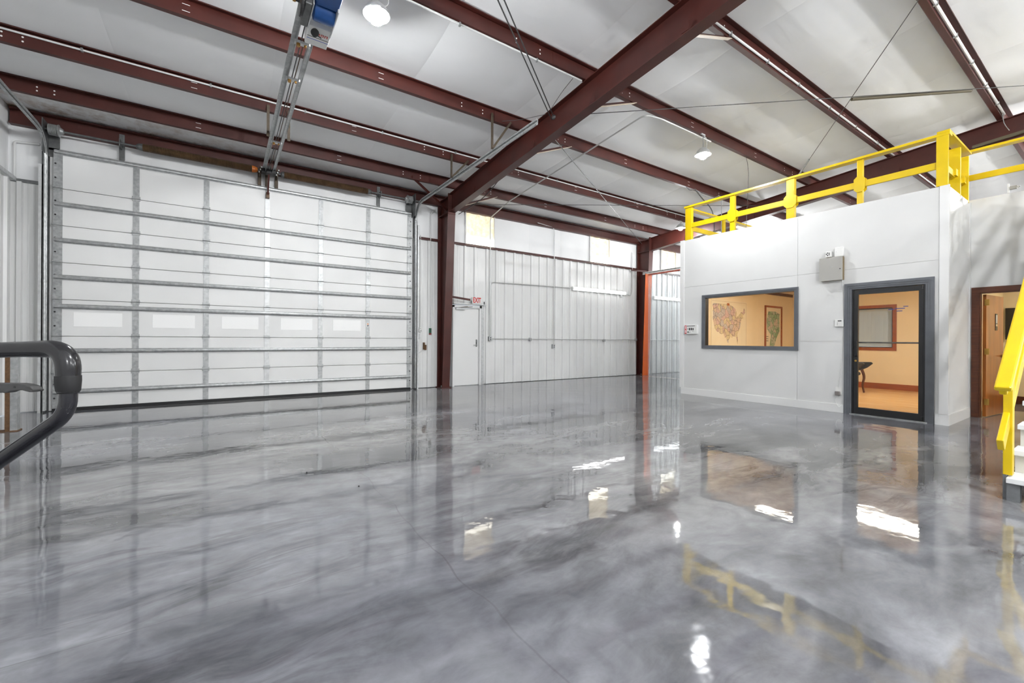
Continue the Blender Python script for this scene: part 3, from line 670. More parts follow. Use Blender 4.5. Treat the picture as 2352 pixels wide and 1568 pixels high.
track(3.86, 1, 'galvanized door track curving up beside the dark red column')
track(-2.44, -1, 'galvanized door track curving up beside the white end wall')
jamb = lambda x0, x1, lab: mk('door_jamb', G().box(x0, x1, YB - 0.02, YB + 0.12, 0.0, 4.60), 'galv_dark', label=lab, cat='door jamb', group='steel jambs of the overhead door')
jamb(DX1 - 0.02, DX1 + 0.08, 'dark steel jamb of the overhead door beside the push button')
jamb(DX0 - 0.08, DX0 + 0.02, 'dark steel jamb of the overhead door beside the end wall')
mk('door_header', G().box(DX0 - 0.08, DX1 + 0.08, YB - 0.06, YB + 0.10, 4.295, 4.33), 'galv_light', kind='structure')  # header strip across the top of the overhead door

# torsion spring assembly
ts = thing('torsion_spring_shaft', 'torsion shaft with two brown coil springs above the overhead door', 'door spring', (0.7, 9.86, 4.56))
SY, SZ = 9.86, 4.565
mk('shaft', G().cyl((-2.5, SY, SZ), (3.9, SY, SZ), 0.016, 10), 'galv_dark', ts)
def coil(x0, x1, r):
    n = 90; pts = []; rad = []
    for i in range(n + 1):
        for k, rr in ((0, r - 0.008), (0.5, r)):
            pts.append((x0 + (x1 - x0) * (i + k) / (n + 0.5), SY, SZ)); rad.append(rr)
    return G().rings(pts, rad, 14)
mk('coil_spring', coil(-1.22, 0.42, 0.068), 'spring_steel', ts, smooth=False)
mk('coil_spring', coil(0.98, 2.66, 0.068), 'spring_steel', ts, smooth=False)
mk('winding_cone', G().lathe((0.42, SY, SZ), [(0.066, 0), (0.060, 0.05), (0.045, 0.09), (0.03, 0.10)], (1, 0, 0), 14), 'cone_orange', ts)
mk('winding_cone', G().lathe((0.98, SY, SZ), [(0.066, 0), (0.056, 0.04), (0.03, 0.06)], (-1, 0, 0), 14), 'galv_dark', ts)
mk('winding_cone', G().lathe((-1.22, SY, SZ), [(0.062, 0), (0.055, 0.05), (0.03, 0.09)], (-1, 0, 0), 14), 'galv_dark', ts)
mk('winding_cone', G().lathe((2.66, SY, SZ), [(0.062, 0), (0.055, 0.05), (0.03, 0.09)], (1, 0, 0), 14), 'galv_dark', ts)
for X, s in ((-2.26, 1), (3.60, -1)):
    prof = []
    for k in range(9): prof += [(0.088, k * 0.012), (0.080, k * 0.012 + 0.006)]
    prof += [(0.098, 0.112), (0.098, 0.12), (0.06, 0.135), (0.035, 0.17)]
    mk('cable_drum', G().lathe((X - s * 0.11, SY, SZ), prof, (s, 0, 0), 18), 'galv', ts)
    mk('bearing_plate', G().box(X - s * 0.16 - 0.005, X - s * 0.16 + 0.005, SY - 0.11, YB - 0.03, 4.18, 4.70).box(X - s * 0.16, X - s * 0.03, YB - 0.06, YB - 0.03, 4.18, 4.60), 'galv_dark', ts)
for X in (-1.52, 2.96):
    mk('centre_bracket', G().box(X - 0.035, X + 0.035, YB - 0.07, YB - 0.02, 4.30, 4.78).box(X - 0.006, X + 0.006, SY - 0.05, YB - 0.04, SZ - 0.06, SZ + 0.06), 'galv_dark', ts)
for X in (0.56, 0.86):
    mk('centre_bracket', G().box(X - 0.03, X + 0.03, YB - 0.09, YB - 0.03, 4.30, 4.66).box(X - 0.01, X + 0.01, SY - 0.07, YB - 0.06, SZ - 0.09, SZ + 0.08), 'brown_bracket', ts)
    for k in range(3):
        mk('bracket_bolt', G().cyl((X - 0.02 + 0.02 * k, SY - 0.07, SZ - 0.06 + 0.05 * k), (X - 0.02 + 0.02 * k, SY - 0.10, SZ - 0.06 + 0.05 * k), 0.012, 8), 'galv_light', ts)
mk('centre_bracket', G().box(0.66, 0.70, YB - 0.07, YB - 0.03, 4.30, 4.62), 'brown_bracket', ts)
mk('cross_shaft', G().cyl((0.56, SY, SZ + 0.02), (0.9, SY, SZ + 0.02), 0.03, 10), 'black_iron', ts)

# door operator with its rail
op = thing('door_operator', 'ceiling-hung door operator with blue motor on twin galvanized rails', 'door operator', (0.7, 5.0, 4.3))
for s in (-1, 1):
    X = 0.70 + s * 0.085
    mk('rail', G().box(X - 0.025, X + 0.025, 4.05, 9.72, 4.555, 4.561).box(X - s * 0.025 - 0.003, X - s * 0.025 + 0.003, 4.05, 9.72, 4.50, 4.561).box(X + s * 0.025 - 0.003, X + s * 0.025 + 0.003, 4.05, 9.72, 4.545, 4.561), 'galv', op)
mk('drive_chain', G().tube([(0.685, 4.9, 4.53), (0.685, 9.66, 4.53)], 0.006, 6), 'wire_dark', op)
mk('drive_chain', G().tube([(0.715, 4.9, 4.53), (0.715, 9.66, 4.53)], 0.006, 6), 'spring_steel', op)
for y in (5.25, 6.05, 8.15):
    mk('rail_spacer', G().box(0.62, 0.78, y, y + 0.05, 4.50, 4.53), 'galv_light', op)
    mk('spacer_bolt', G().cyl((0.66, y + 0.02, 4.50), (0.66, y + 0.02, 4.47), 0.02, 8).cyl((0.73, y + 0.02, 4.50), (0.73, y + 0.02, 4.48), 0.014, 8), 'bronze', op)
for X, y in ((0.555, 7.93), (0.85, 7.93)):
    mk('rail_hanger', G().box(X - 0.02, X + 0.02, y - 0.06, y - 0.055, 4.50, zt(y) + 0.08).box(X - 0.022, X + 0.022, y - 0.07, y - 0.055, 4.46, 4.51), 'brown_bracket', op)
mk('header_bracket', G().box(0.58, 0.82, 9.66, 9.84, 4.49, 4.56).box(0.66, 0.74, 9.60, 9.70, 4.46, 4.60), 'black_iron', op)
mk('door_arm', G().bar((0.70, 9.66, 4.55), (0.70, 9.90, 4.13), 0.03, 0.05, up=(0, 1, 0)), 'red_steel', op)
mk('arm_end', G().box(0.67, 0.73, 9.90, 9.985, 4.06, 4.17), 'spring_steel', op)
bx = mk('control_box', G().box(0.70, 0.92, 4.80, 5.12, 4.44, 4.60), 'plastic_white', op, bevel=0.006)
mk('box_stripe', G().box(0.705, 0.915, 4.965, 4.972, 4.4385, 4.4399), 'black_ink', bx)
mk('box_stripe', G().box(0.705, 0.915, 5.005, 5.012, 4.4385, 4.4399), 'blue_ink', bx)
for k, (a, b) in enumerate(((0.0, 0.042), (0.052, 0.074), (0.082, 0.11), (0.118, 0.15))):
    g = G().box(0.745 + a, 0.745 + b, 4.885, 4.893, 4.4385, 4.4399).box(0.745 + a, 0.745 + a + 0.01, 4.885, 4.925, 4.4385, 4.4399)
    if k: g.box(0.745 + b - 0.01, 0.745 + b, 4.885, 4.925, 4.4385, 4.4399)
    mk('box_mark', g, 'red_ink_soft', bx)
mk('motor', G().lathe((0.70, 4.62, 4.50), [(0.055, 0), (0.098, 0.015), (0.104, 0.03), (0.104, 0.17), (0.098, 0.20), (0.06, 0.215)], (1, 0, 0), 22), 'motor_blue', op, smooth=True)
mk('motor_bracket', G().box(0.69, 0.70, 4.48, 4.86, 4.44, 4.58).box(0.905, 0.915, 4.44, 4.86, 4.42, 4.58), 'galv_light', op)
mk('drive_wheel', G().lathe((0.585, 4.60, 4.50), [(0.03, -0.005), (0.125, 0.0), (0.13, 0.012), (0.125, 0.03), (0.04, 0.036)], (1, 0, 0), 26), 'black_iron', op)
mk('drive_shaft', G().cyl((0.52, 4.60, 4.50), (0.72, 4.60, 4.50), 0.016, 10), 'black_iron', op)
mk('shaft_nut', G().cyl((0.525, 4.60, 4.50), (0.55, 4.60, 4.50), 0.024, 8), 'bronze', op)
mk('gear_case', G().box(0.62, 0.69, 4.50, 4.86, 4.44, 4.56), 'galv_dark', op, bevel=0.01)
mk('clutch_wheel', G().lathe((0.755, 4.845, 4.415), [(0.02, 0), (0.04, 0.004), (0.04, 0.022), (0.02, 0.026)], (0.3, -0.5, -0.8), 16), 'black_iron', op)
mk('release_rod', G().cyl((0.76, 4.85, 4.40), (0.83, 4.90, 4.41), 0.006, 6), 'black_iron', op)
mk('upper_box', G().box(0.72, 0.92, 4.25, 4.50, 4.46, 4.64), 'motor_blue', op, bevel=0.01)
mk('hanger_strap', G().box(0.90, 0.905, 4.30, 4.34, 4.50, zt(4.74) + 0.05).box(0.62, 0.625, 4.72, 4.76, 4.55, zt(4.74) + 0.05), 'galv', op)

# small fittings between the overhead door and the first frame
pb = thing('push_button_box', 'green and red push button box on the wall beside the red column', 'push button', (4.278, YB, 1.35))
mk('housing', G().box(4.245, 4.305, YB - 0.07, YB, 1.36, 1.50), 'green_plastic', pb, bevel=0.005)
mk('stop_button', G().box(4.245, 4.305, YB - 0.072, YB - 0.001, 1.335, 1.375), 'red_plastic', pb, bevel=0.005)
for z in (1.46, 1.41): mk('button', G().cyl((4.275, YB - 0.07, z), (4.275, YB - 0.08, z), 0.012, 10), 'black_iron', pb)
strap_conduit([(4.278, YB - 0.05, 1.50), (4.278, YB - 0.05, 4.40), (4.40, YB - 0.05, 4.50)], 'thin conduit rising from the push button box', 0.011)
strap_conduit([(4.01, YB - 0.05, 1.52), (4.01, YB - 0.05, 3.80)], 'thin conduit above the old wall controls beside the overhead door', 0.011)
sw = thing('wall_switch_box', 'small white control box below a thin conduit beside the overhead door', 'switch box', (4.02, YB, 1.3))
mk('housing', G().box(3.99, 4.05, YB - 0.05, YB, 1.40, 1.52), 'plastic_white', sw, bevel=0.004)
mk('keyhole', G().cyl((4.03, YB - 0.05, 1.43), (4.03, YB - 0.055, 1.43), 0.012, 8), 'black_iron', sw)
for k in range(3): mk('screw', G().cyl((4.005 + 0.014 * k, YB - 0.05, 1.49 - 0.01 * k), (4.005 + 0.014 * k, YB - 0.056, 1.49 - 0.01 * k), 0.006, 6), 'galv_dark', sw)
mk('lower_plate', G().box(3.995, 4.03, YB - 0.02, YB, 1.22, 1.36), 'galv_light', sw)
la = thing('rusty_latch', 'rusty door latch on the wall beside the overhead door', 'latch', (4.13, YB, 0.95))
mk('bolt_bar', G().box(4.10, 4.135, YB - 0.06, YB, 0.96, 1.14), 'rust', la)
mk('catch', G().box(4.145, 4.18, YB - 0.05, YB, 0.95, 1.08), 'rust', la)
mk('pull_wire', G().tube([(4.11, YB - 0.05, 0.97), (3.96, YB - 0.05, 0.86), (3.95, YB - 0.04, 1.0)], 0.006, 6), 'galv_light', la)
mk('safety_cable', G().tube(fillet([(3.92, 9.99, 2.35), (3.93, 9.99, 2.12), (3.97, 10.0, 2.05), (3.99, 10.02, 2.42), (4.0, YB - 0.02, 2.44)], 0.06), 0.006, 6), 'plastic_white', smooth=True, label='thin white cable looped beside the door track', cat='cable')

# ------------------------------------------------------------------ exit door
door_1 = thing('door_1', 'white steel exit door with lever handle in grey frame', None, (5.3, YB, 0), kind='structure')
g = G().box(4.88, 4.93, YB - 0.10, YB + 0.12, 0, 2.12).box(5.68, 5.73, YB - 0.10, YB + 0.12, 0, 2.12).box(4.88, 5.73, YB - 0.10, YB + 0.12, 2.06, 2.12)
mk('door_frame', g, 'steel_door', door_1)
mk('door_leaf', G().box(4.935, 5.675, YB - 0.03, YB + 0.015, 0.012, 2.055), 'steel_door', door_1, bevel=0.003)
mk('frame_return', G().box(5.73, 5.80, YB - 0.115, YB + 0.05, 0, 2.13), 'galv_light', door_1)
mk('drip_cap', G().box(4.86, 5.84, YB - 0.20, YB + 0.02, 2.135, 2.16), 'galv_light', door_1)
mk('door_closer', G().box(4.98, 5.24, YB - 0.10, YB - 0.03, 2.0, 2.05), 'galv_light', door_1, bevel=0.006)
mk('closer_arm', G().bar((5.10, YB - 0.10, 2.055), (5.42, YB - 0.16, 2.085), 0.03, 0.008).bar((5.05, YB - 0.10, 2.05), (5.3, YB - 0.13, 2.09), 0.02, 0.008), 'brown_bracket', door_1)
h = mk('lock_plate', G().box(5.595, 5.635, YB - 0.04, YB - 0.03, 1.03, 1.22), 'galv_dark', door_1, bevel=0.003)
mk('lever', G().cyl((5.615, YB - 0.04, 1.07), (5.615, YB - 0.085, 1.07), 0.012, 8).bar((5.625, YB - 0.085, 1.07), (5.50, YB - 0.085, 1.07), 0.014, 0.02), 'galv', h)
mk('thumb_turn', G().cyl((5.615, YB - 0.04, 1.18), (5.615, YB - 0.06, 1.18), 0.016, 10), 'galv', h)
mk('threshold', G().box(4.93, 5.68, YB - 0.06, YB + 0.03, 0.0, 0.012), 'galv', door_1)
for z in (0.25, 1.05, 1.85): mk('door_hinge', G().box(4.925, 4.945, YB - 0.038, YB - 0.028, z, z + 0.1), 'galv', door_1)
ex = thing('exit_sign', 'white exit sign with red letters above the exit door', 'exit sign', (5.56, YB - 0.12, 2.17))
mk('sign_body', G().box(5.42, 5.70, YB - 0.15, YB - 0.11, 2.175, 2.345), 'plastic_white', ex, bevel=0.004)
me = text_mesh('EXIT', 0.19); me.materials.append(MATS['red_ink'])
o = put('lettering', me, ex, (5.56, YB - 0.1515, 2.26)); o.rotation_euler = (math.pi / 2, 0, 0); o.scale = (0.62, 1, 1)
mk('sign_foot', G().box(5.385, 5.41, YB - 0.15, YB - 0.13, 2.162, 2.25), 'galv_dark', ex)
mk('door_stop_bracket', G().box(5.79, 5.81, YB - 0.13, YB - 0.11, 2.16, 2.24), 'black_iron', label='small dark bracket on the cap above the exit door', cat='bracket')

# ------------------------------------------------------------------ wall conduits, boxes, fluorescent strips
CY = YB - 0.054
def conduit(pts, label, r=0.012): return mk('conduit', G().tube(fillet(pts, 0.12), r, 8), 'conduit', smooth=True, label=label, cat='conduit')
conduit([(6.02, CY, 1.30), (6.02, CY, 4.56), (6.02, PUR[0], zt(PUR[0]) - 0.02), (6.02, PUR[3] + 0.12, zt(PUR[3]) - 0.02), (6.35, PUR[3] + 0.045, zt(PUR[3]) - 0.018), (7.9, PUR[3] + 0.045, zt(PUR[3]) - 0.018)], 'conduit climbing the ribbed wall beside the exit door and crossing under the purlins', 0.014)
conduit([(6.06, CY, 1.30), (6.055, CY, 2.80), (8.97, CY, 2.85)], 'conduit arching from the corner box to the wall fluorescent strip')
conduit([(6.05, CY, 1.245), (12.05, CY, 1.245)], 'long level conduit at waist height along the ribbed wall')
conduit([(8.27, CY - 0.02, 1.08), (8.27, CY - 0.02, 4.62), (7.6, CY - 0.06, 4.66)], 'vertical conduit down to the low outlet box between the two wall boxes')
conduit([(12.0, CY, 1.25), (12.0, CY, 3.68)], 'vertical conduit on the ribbed wall beside the orange column')
conduit([(11.47, CY, 2.83), (11.75, CY, 2.76), (11.82, CY, 2.95), (11.82, CY, 4.3)], 'looped conduit at the end of the wall fluorescent strip', 0.010)
def jbox(x, z, label, s=0.045):
    t = thing('junction_box', label, 'junction box', (x, YB, z - s))
    mk('housing', G().box(x - s * 0.8, x + s * 0.8, YB - 0.085, YB - 0.02, z - s, z + s), 'galv', t, bevel=0.004)
    mk('cover', G().box(x - s * 0.7, x + s * 0.7, YB - 0.089, YB - 0.0855, z - s * 0.9, z + s * 0.9), 'galv_light', t)
    mk('outlet', G().cyl((x, YB - 0.0895, z + s * 0.4), (x, YB - 0.093, z + s * 0.4), s * 0.28, 10).cyl((x, YB - 0.0895, z - s * 0.4), (x, YB - 0.093, z - s * 0.4), s * 0.28, 10), 'black_iron', t)
jbox(6.03, 1.245, 'round-cornered junction box at the foot of the conduit arch', 0.06)
jbox(7.40, 1.235, 'outlet box on the level conduit nearest the exit door')
jbox(10.44, 1.215, 'outlet box on the level conduit below the fluorescent strip')
jbox(8.276, 1.03, 'low outlet box at the end of a vertical conduit', 0.06)
jbox(12.02, 1.245, 'small box at the end of the level conduit by the orange column', 0.04)
def strip_light(x0, x1, z, label):
    t = thing('strip_light', label, 'strip light', ((x0 + x1) / 2, YB, z - 0.06), 'fluorescent strips on the ribbed wall')
    mk('housing', G().box(x0, x1, YB - 0.07, YB - 0.03, z - 0.055, z + 0.06), 'plastic_white', t)
    mk('lens', G().prism([(YB - 0.07, z - 0.05), (YB - 0.115, z - 0.035), (YB - 0.125, z), (YB - 0.115, z + 0.035), (YB - 0.07, z + 0.05)], 0, x0 + 0.03, x1 - 0.03), 'tube_glow', t)
    for x in (x0, x1): mk('end_cap', G().box(x - 0.015, x + 0.03, YB - 0.12, YB - 0.03, z - 0.05, z + 0.05), 'plastic_white', t)
    mk('pull_switch', G().box(x1 - 0.22, x1 - 0.13, YB - 0.06, YB - 0.03, z - 0.13, z - 0.06), 'galv_light', t)
strip_light(9.01, 11.45, 2.84, 'lit fluorescent strip on the ribbed wall in front of the orange column')
strip_light(12.95, 15.4, 2.79, 'lit fluorescent strip seen behind the clear strip curtain')
conduit([(12.4, CY, 1.245), (19.0, CY, 1.245)], 'level conduit seen behind the clear strip curtain')

# ------------------------------------------------------------------ clear strip curtain beside the orange column
scn = thing('strip_curtain', 'clear vinyl strip curtain hanging from a pale rail beside the orange column', 'strip curtain', (12.0, 8.0, 0.0))
RXX = 12.0
mk('hanging_rail', G().box(RXX - 0.03, RXX + 0.03, 6.03, 9.72, 3.525, 3.545).box(RXX - 0.03, RXX - 0.022, 6.03, 9.72, 3.49, 3.57), 'galv_light', scn)
y = 9.50; k = 0
while y > 6.05:
    mk('vinyl_strip', G().box(RXX + 0.012 * (k % 2), RXX + 0.012 * (k % 2) + 0.003, y - 0.19, y, 0.02, 3.50), 'vinyl_strip', scn)
    mk('strip_clip', G().box(RXX - 0.032, RXX + 0.02, y - 0.17, y - 0.02, 3.44, 3.49), 'red_bright', scn)
    mk('rail_bolt', G().cyl((RXX - 0.03, y - 0.09, 3.55), (RXX - 0.036, y - 0.09, 3.55), 0.008, 6), 'black_iron', scn)
    y -= 0.165; k += 1

# ================================================================== OFFICE BLOCK
OX, OXB, OY0, OY1, OZ = 8.76, 14.0, 1.62, 6.0, 3.52        # front face, back, south, north, top
RX = 10.15                                                  # recessed wall
WT = 0.12
W = (3.62, 5.43, 1.10, 2.175)                                # window opening y0 y1 z0 z1
D = (1.83, 2.79, 0.0, 2.13)                                  # glass door opening
wof = thing('wall_office_front', 'white plywood clad front wall of the office block', None, (OX, 3.8, 0), kind='structure')
def minus(y0, y1, z0, z1, holes):
    """boxes of the rectangle without the holes"""
    ys = sorted({y0, y1, *[h[0] for h in holes if y0 < h[0] < y1], *[h[1] for h in holes if y0 < h[1] < y1]})
    zs = sorted({z0, z1, *[h[2] for h in holes if z0 < h[2] < z1], *[h[3] for h in holes if z0 < h[3] < z1]})
    for a, b in zip(ys, ys[1:]):
        for c, d in zip(zs, zs[1:]):
            m = ((a + b) / 2, (c + d) / 2)
            if not any(h[0] < m[0] < h[1] and h[2] < m[1] < h[3] for h in holes): yield a, b, c, d
gap = 0.0018
for y0, y1, z0, z1 in ((3.59, OY1, 0, 2.44), (3.59, OY1, 2.44, OZ), (OY0, 3.59, 0, 1.22), (OY0, 3.59, 1.22, 2.44), (OY0, 3.59, 2.44, OZ)):
    g = G()
    for a, b, c, d in minus(y0 + gap, y1 - gap, z0 + (gap if z0 else 0), z1 - gap, [W, D]): g.box(OX, OX + 0.013, a, b, c, d)
    mk('wall_sheet', g, 'office_white', wof)
g = G()
for a, b, c, d in minus(OY0 + 0.02, OY1 - 0.02, 0, OZ, [W, D]): g.box(OX + 0.0132, OX + WT - 0.012, a, b, c, d)
mk('wall_core', g, 'office_white', wof)
g = G()
for a, b, c, d in minus(OY0 + WT, OY1 - WT, 0, 2.75, [W, D]): g.box(OX + WT - 0.0118, OX + WT, a, b, c, d)
mk('inner_lining', g, 'tan_wall', wof)
mk('baseboard_office', G().box(OX - 0.018, OX - 0.0005, 2.87, OY1, 0, 0.145), 'trim_white', kind='structure', bevel=0.003)
mk('baseboard_corner', G().prism([(OX - 0.024, OY0 - 0.024), (RX - 0.06, OY0 - 0.024), (RX - 0.06, OY0 - 0.0005), (OX - 0.0005, OY0 - 0.0005), (OX - 0.0005, 1.745), (OX - 0.024, 1.745)], 2, 0, 0.155), 'trim_white', kind='structure')
mk('trim_1', G().prism([(OX - 0.016, OY0 - 0.016), (OX + 0.035, OY0 - 0.016), (OX + 0.035, OY0 - 0.0006), (OX - 0.0006, OY0 - 0.0006), (OX - 0.0006, OY0 + 0.085), (OX - 0.016, OY0 + 0.085)], 2, 0.16, OZ + 0.005), 'trim_white', kind='structure', label='white corner board of the office block')
mk('trim_2', G().prism([(OX - 0.016, OY1 - 0.07), (OX - 0.0006, OY1 - 0.07), (OX - 0.0006, OY1 + 0.014), (OX + 0.06, OY1 + 0.014), (OX + 0.06, OY1 + 0.03), (OX - 0.016, OY1 + 0.03)], 2, 0.146, OZ + 0.005), 'trim_white', kind='structure')
mk('wall_office_side', G().box(OX + 0.001, RX - 0.001, OY0, OY0 + WT, 0, OZ), 'office_white', kind='structure', label='short white side wall of the office block')
mk('trim_3', G().box(RX - 0.05, RX - 0.006, OY0 - 0.014, OY0 - 0.0006, 0, OZ - 0.02), 'office_white', kind='structure')
DW = (0.62, 1.515, 0.0, 2.03)                               # wooden door opening in the recessed wall
g = G()
for a, b, c, d in minus(-1.6, OY0 + WT, 0, OZ + 0.03, [DW]): g.box(RX, RX + WT, a, b, c, d)
mk('wall_office_recess', g, 'office_white', kind='structure', label='white recessed wall with the wooden door')
g = G()
BW = (3.57, 4.95, 1.07, 2.09)                               # window in the office back wall
for a, b, c, d in minus(-1.6, OY1, 0, OZ, [BW]): g.box(OXB, OXB + WT, a, b, c, d)
mk('wall_office_back', g, 'tan_wall', kind='structure')
mk('wall_office_north', G().box(OX + WT, OXB + WT, OY1 - WT, OY1, 0, OZ), 'tan_wall', kind='structure')
mk('wall_office_cladding', G().box(OX + WT, OXB + WT, OY1 + 0.0006, OY1 + 0.013, 0, OZ), 'office_white', kind='structure')
mk('wall_office_partition', G().box(RX + WT, OXB, OY0, OY0 + WT, 0, 2.9), 'tan_wall', kind='structure')
mk('wall_hallway_end', G().box(13.1, 13.2, -1.5, OY0 - 0.001, 0, 2.75), 'tan_wall', kind='structure')
mk('wall_hallway_south', G().box(RX + WT, 13.1, -1.6, -1.5, 0, 2.75), 'tan_wall', kind='structure')
mk('ceiling_office', G().box(OX + WT, OXB, OY0 + WT, OY1 - WT, 2.60, 2.66), 'ceil_tile', kind='structure')
mk('ceiling_hallway', G().box(RX + WT, 13.1, -1.5, OY0, 2.60, 2.66), 'ceil_tile', kind='structure')
mk('floor_office', G().box(OX + WT, OXB, OY0 + WT, OY1 - WT, 0.0005, 0.012), 'oak_planks', kind='structure')
mk('floor_mezzanine', G().box(OX + 0.02, OXB + WT, OY0 + 0.02, OY1 - 0.02, OZ - 0.02, OZ + 0.0).box(RX + 0.02, OXB + WT, -1.6, OY0 + 0.02, OZ - 0.02, OZ), 'riser_grey', kind='structure')
mk('baseboard_back', G().box(OXB - 0.016, OXB - 0.0005, OY0 + WT, OY1 - WT, 0.012, 0.155), 'red_wood', kind='structure')
mk('baseboard_north', G().box(OX + WT, OXB - 0.02, OY1 - WT - 0.016, OY1 - WT - 0.0005, 0.012, 0.155), 'red_wood', kind='structure')
mk('baseboard_hallway', G().box(13.084, 13.0995, -1.5, OY0, 0, 0.15), 'dark_wood', kind='structure')
mk('trim_4', G().box(OX + WT + 2.0, OXB - 0.02, OY1 - WT - 0.03, OY1 - WT - 0.0005, 2.52, 2.60), 'dark_wood', kind='structure')

# office window with moulded grey frame
win = thing('window_1', 'office window with moulded grey frame', None, (OX, 4.52, 1.05), kind='structure')
def moulding(parent, o, y0, y1, z0, z1, w, name='window_frame', bottom=True):
    """three stepped picture-frame layers on the -X face"""
    for k, (a, b, d) in enumerate(((0, 0.42, 0.030), (0.42, 0.72, 0.022), (0.72, 1.0, 0.013))):
        ia, ib = w * a, w * b; X0, X1 = o - d, o - 0.0004
        g = G().box(X0, X1, y0 + ia, y0 + ib, (z0 + ia) if bottom else z0, z1 - ia).box(X0, X1, y1 - ib, y1 - ia, (z0 + ia) if bottom else z0, z1 - ia).box(X0, X1, y0 + ib, y1 - ib, z1 - ib, z1 - ia)
        if bottom: g.box(X0, X1, y0 + ib, y1 - ib, z0 + ia, z0 + ib)
        mk(name, g, 'frame_grey', parent)
moulding(win, OX, W[0] - 0.048, W[1] + 0.048, W[2] - 0.048, W[3] + 0.048, 0.07)
s_ = 0.022
mk('stop_frame', G().box(OX + 0.002, OX + WT, W[0], W[0] + s_, W[2], W[3]).box(OX + 0.002, OX + WT, W[1] - s_, W[1], W[2], W[3]).box(OX + 0.002, OX + WT, W[0] + s_, W[1] - s_, W[2], W[2] + s_).box(OX + 0.002, OX + WT, W[0] + s_, W[1] - s_, W[3] - s_, W[3]), 'black_alu', win)
mk('pane', G().box(OX + 0.05, OX + 0.056, W[0] + s_, W[1] - s_, W[2] + s_, W[3] - s_), 'glass', win)

# glass door
gd = thing('door_2', 'black framed glass office door with pull handle', None, (OX, 2.31, 0), kind='structure')
moulding(gd, OX, D[0] - 0.075, D[1] + 0.075, 0.0, D[3] + 0.065, 0.10, 'door_casing', bottom=False)
mk('door_frame', G().box(OX + 0.002, OX + WT, D[0], D[0] + 0.045, 0, D[3]).box(OX + 0.002, OX + WT, D[1] - 0.045, D[1], 0, D[3]).box(OX + 0.002, OX + WT, D[0] + 0.045, D[1] - 0.045, D[3] - 0.045, D[3]), 'black_alu', gd)
d0, d1, dz = D[0] + 0.049, D[1] - 0.049, D[3] - 0.049
lf = mk('door_leaf', G().box(OX + 0.012, OX + 0.056, d0, d0 + 0.055, 0.015, dz).box(OX + 0.012, OX + 0.056, d1 - 0.055, d1, 0.015, dz).box(OX + 0.012, OX + 0.056, d0 + 0.055, d1 - 0.055, 0.015, 0.125).box(OX + 0.012, OX + 0.056, d0 + 0.055, d1 - 0.055, dz - 0.075, dz), 'black_alu', gd)
mk('pane', G().box(OX + 0.031, OX + 0.037, d0 + 0.055, d1 - 0.055, 0.125, dz - 0.075), 'glass', lf)
hy = d1 - 0.03
mk('pull_handle', G().tube(fillet([(OX + 0.012, hy, 1.22), (OX - 0.05, hy - 0.03, 1.22), (OX - 0.05, hy - 0.03, 0.98), (OX + 0.012, hy, 0.98)], 0.04), 0.012, 10), 'black_alu', lf, smooth=True)
mk('push_bar', G().cyl((OX + 0.075, d0 + 0.03, 1.205), (OX + 0.075, d1 - 0.03, 1.205), 0.013, 10), 'galv_dark', lf)
mk('lock_cylinder', G().cyl((OX + 0.012, hy + 0.002, 0.90), (OX + 0.004, hy + 0.002, 0.90), 0.016, 12), 'brass', lf)
for z in (0.06, dz - 0.03): mk('pivot', G().cyl((OX + 0.0, d0 + 0.01, z - 0.025), (OX + 0.0, d0 + 0.01, z + 0.025), 0.014, 10), 'black_alu', lf)
mk('threshold', G().box(OX - 0.02, OX + WT, D[0], D[1], 0.0006, 0.014), 'galv', gd)
for k, (a, b, zz) in enumerate(((2.10, 2.22, 1.74), (2.06, 2.12, 1.77), (2.13, 2.2, 1.70), (2.23, 2.30, 1.73))):
    mk('glass_lettering', G().box(OX + 0.0385, OX + 0.039, a, b, zz, zz + 0.012), 'blue_ink', lf)

# wooden door in the recess
wd_ = thing('door_3', 'honey brown wooden door standing ajar in dark frame', None, (RX, 1.1, 0), kind='structure')
y0, y1, z1 = DW[0], DW[1], DW[3]
mk('door_casing', G().box(RX - 0.018, RX - 0.0005, y1 - 0.005, y1 + 0.08, 0, z1 + 0.08).box(RX - 0.018, RX - 0.0005, y0 - 0.08, y0 + 0.005, 0, z1 + 0.08).box(RX - 0.018, RX - 0.0005, y0 + 0.005, y1 - 0.005, z1 - 0.005, z1 + 0.08), 'dark_wood', wd_)
mk('door_jamb', G().box(RX + 0.0005, RX + WT, y1 - 0.018, y1 - 0.0005, 0, z1 - 0.001).box(RX + 0.0005, RX + WT, y0 + 0.0005, y0 + 0.018, 0, z1 - 0.001).box(RX + 0.0005, RX + WT, y0 + 0.018, y1 - 0.018, z1 - 0.018, z1 - 0.001), 'dark_wood', wd_)
ang = math.radians(-5.5); hx, hy = RX + WT + 0.012, 1.50
def leafpt(u, v, z): return (hx + u * math.cos(ang) - v * math.sin(ang), hy - 0.03 + u * math.sin(ang) + v * math.cos(ang), z)
def leafbox(u0, u1, v0, v1, za, zb):
    g = G(); v = [leafpt(u, w_, z) for u in (u0, u1) for w_ in (v0, v1) for z in (za, zb)]
    return g.add(v, [(0, 1, 3, 2), (4, 6, 7, 5), (0, 4, 5, 1), (2, 3, 7, 6), (0, 2, 6, 4), (1, 5, 7, 3)])
wl = mk('door_leaf', leafbox(0, 0.84, -0.02, 0.02, 0.012, 2.0), 'honey_wood', wd_, bevel=0.002)
mk('lever_handle', G().cyl(leafpt(0.77, -0.02, 0.99), leafpt(0.77, -0.075, 0.99), 0.010, 8).bar(leafpt(0.78, -0.075, 0.99), leafpt(0.66, -0.075, 0.99), 0.014, 0.018), 'brass', wl)
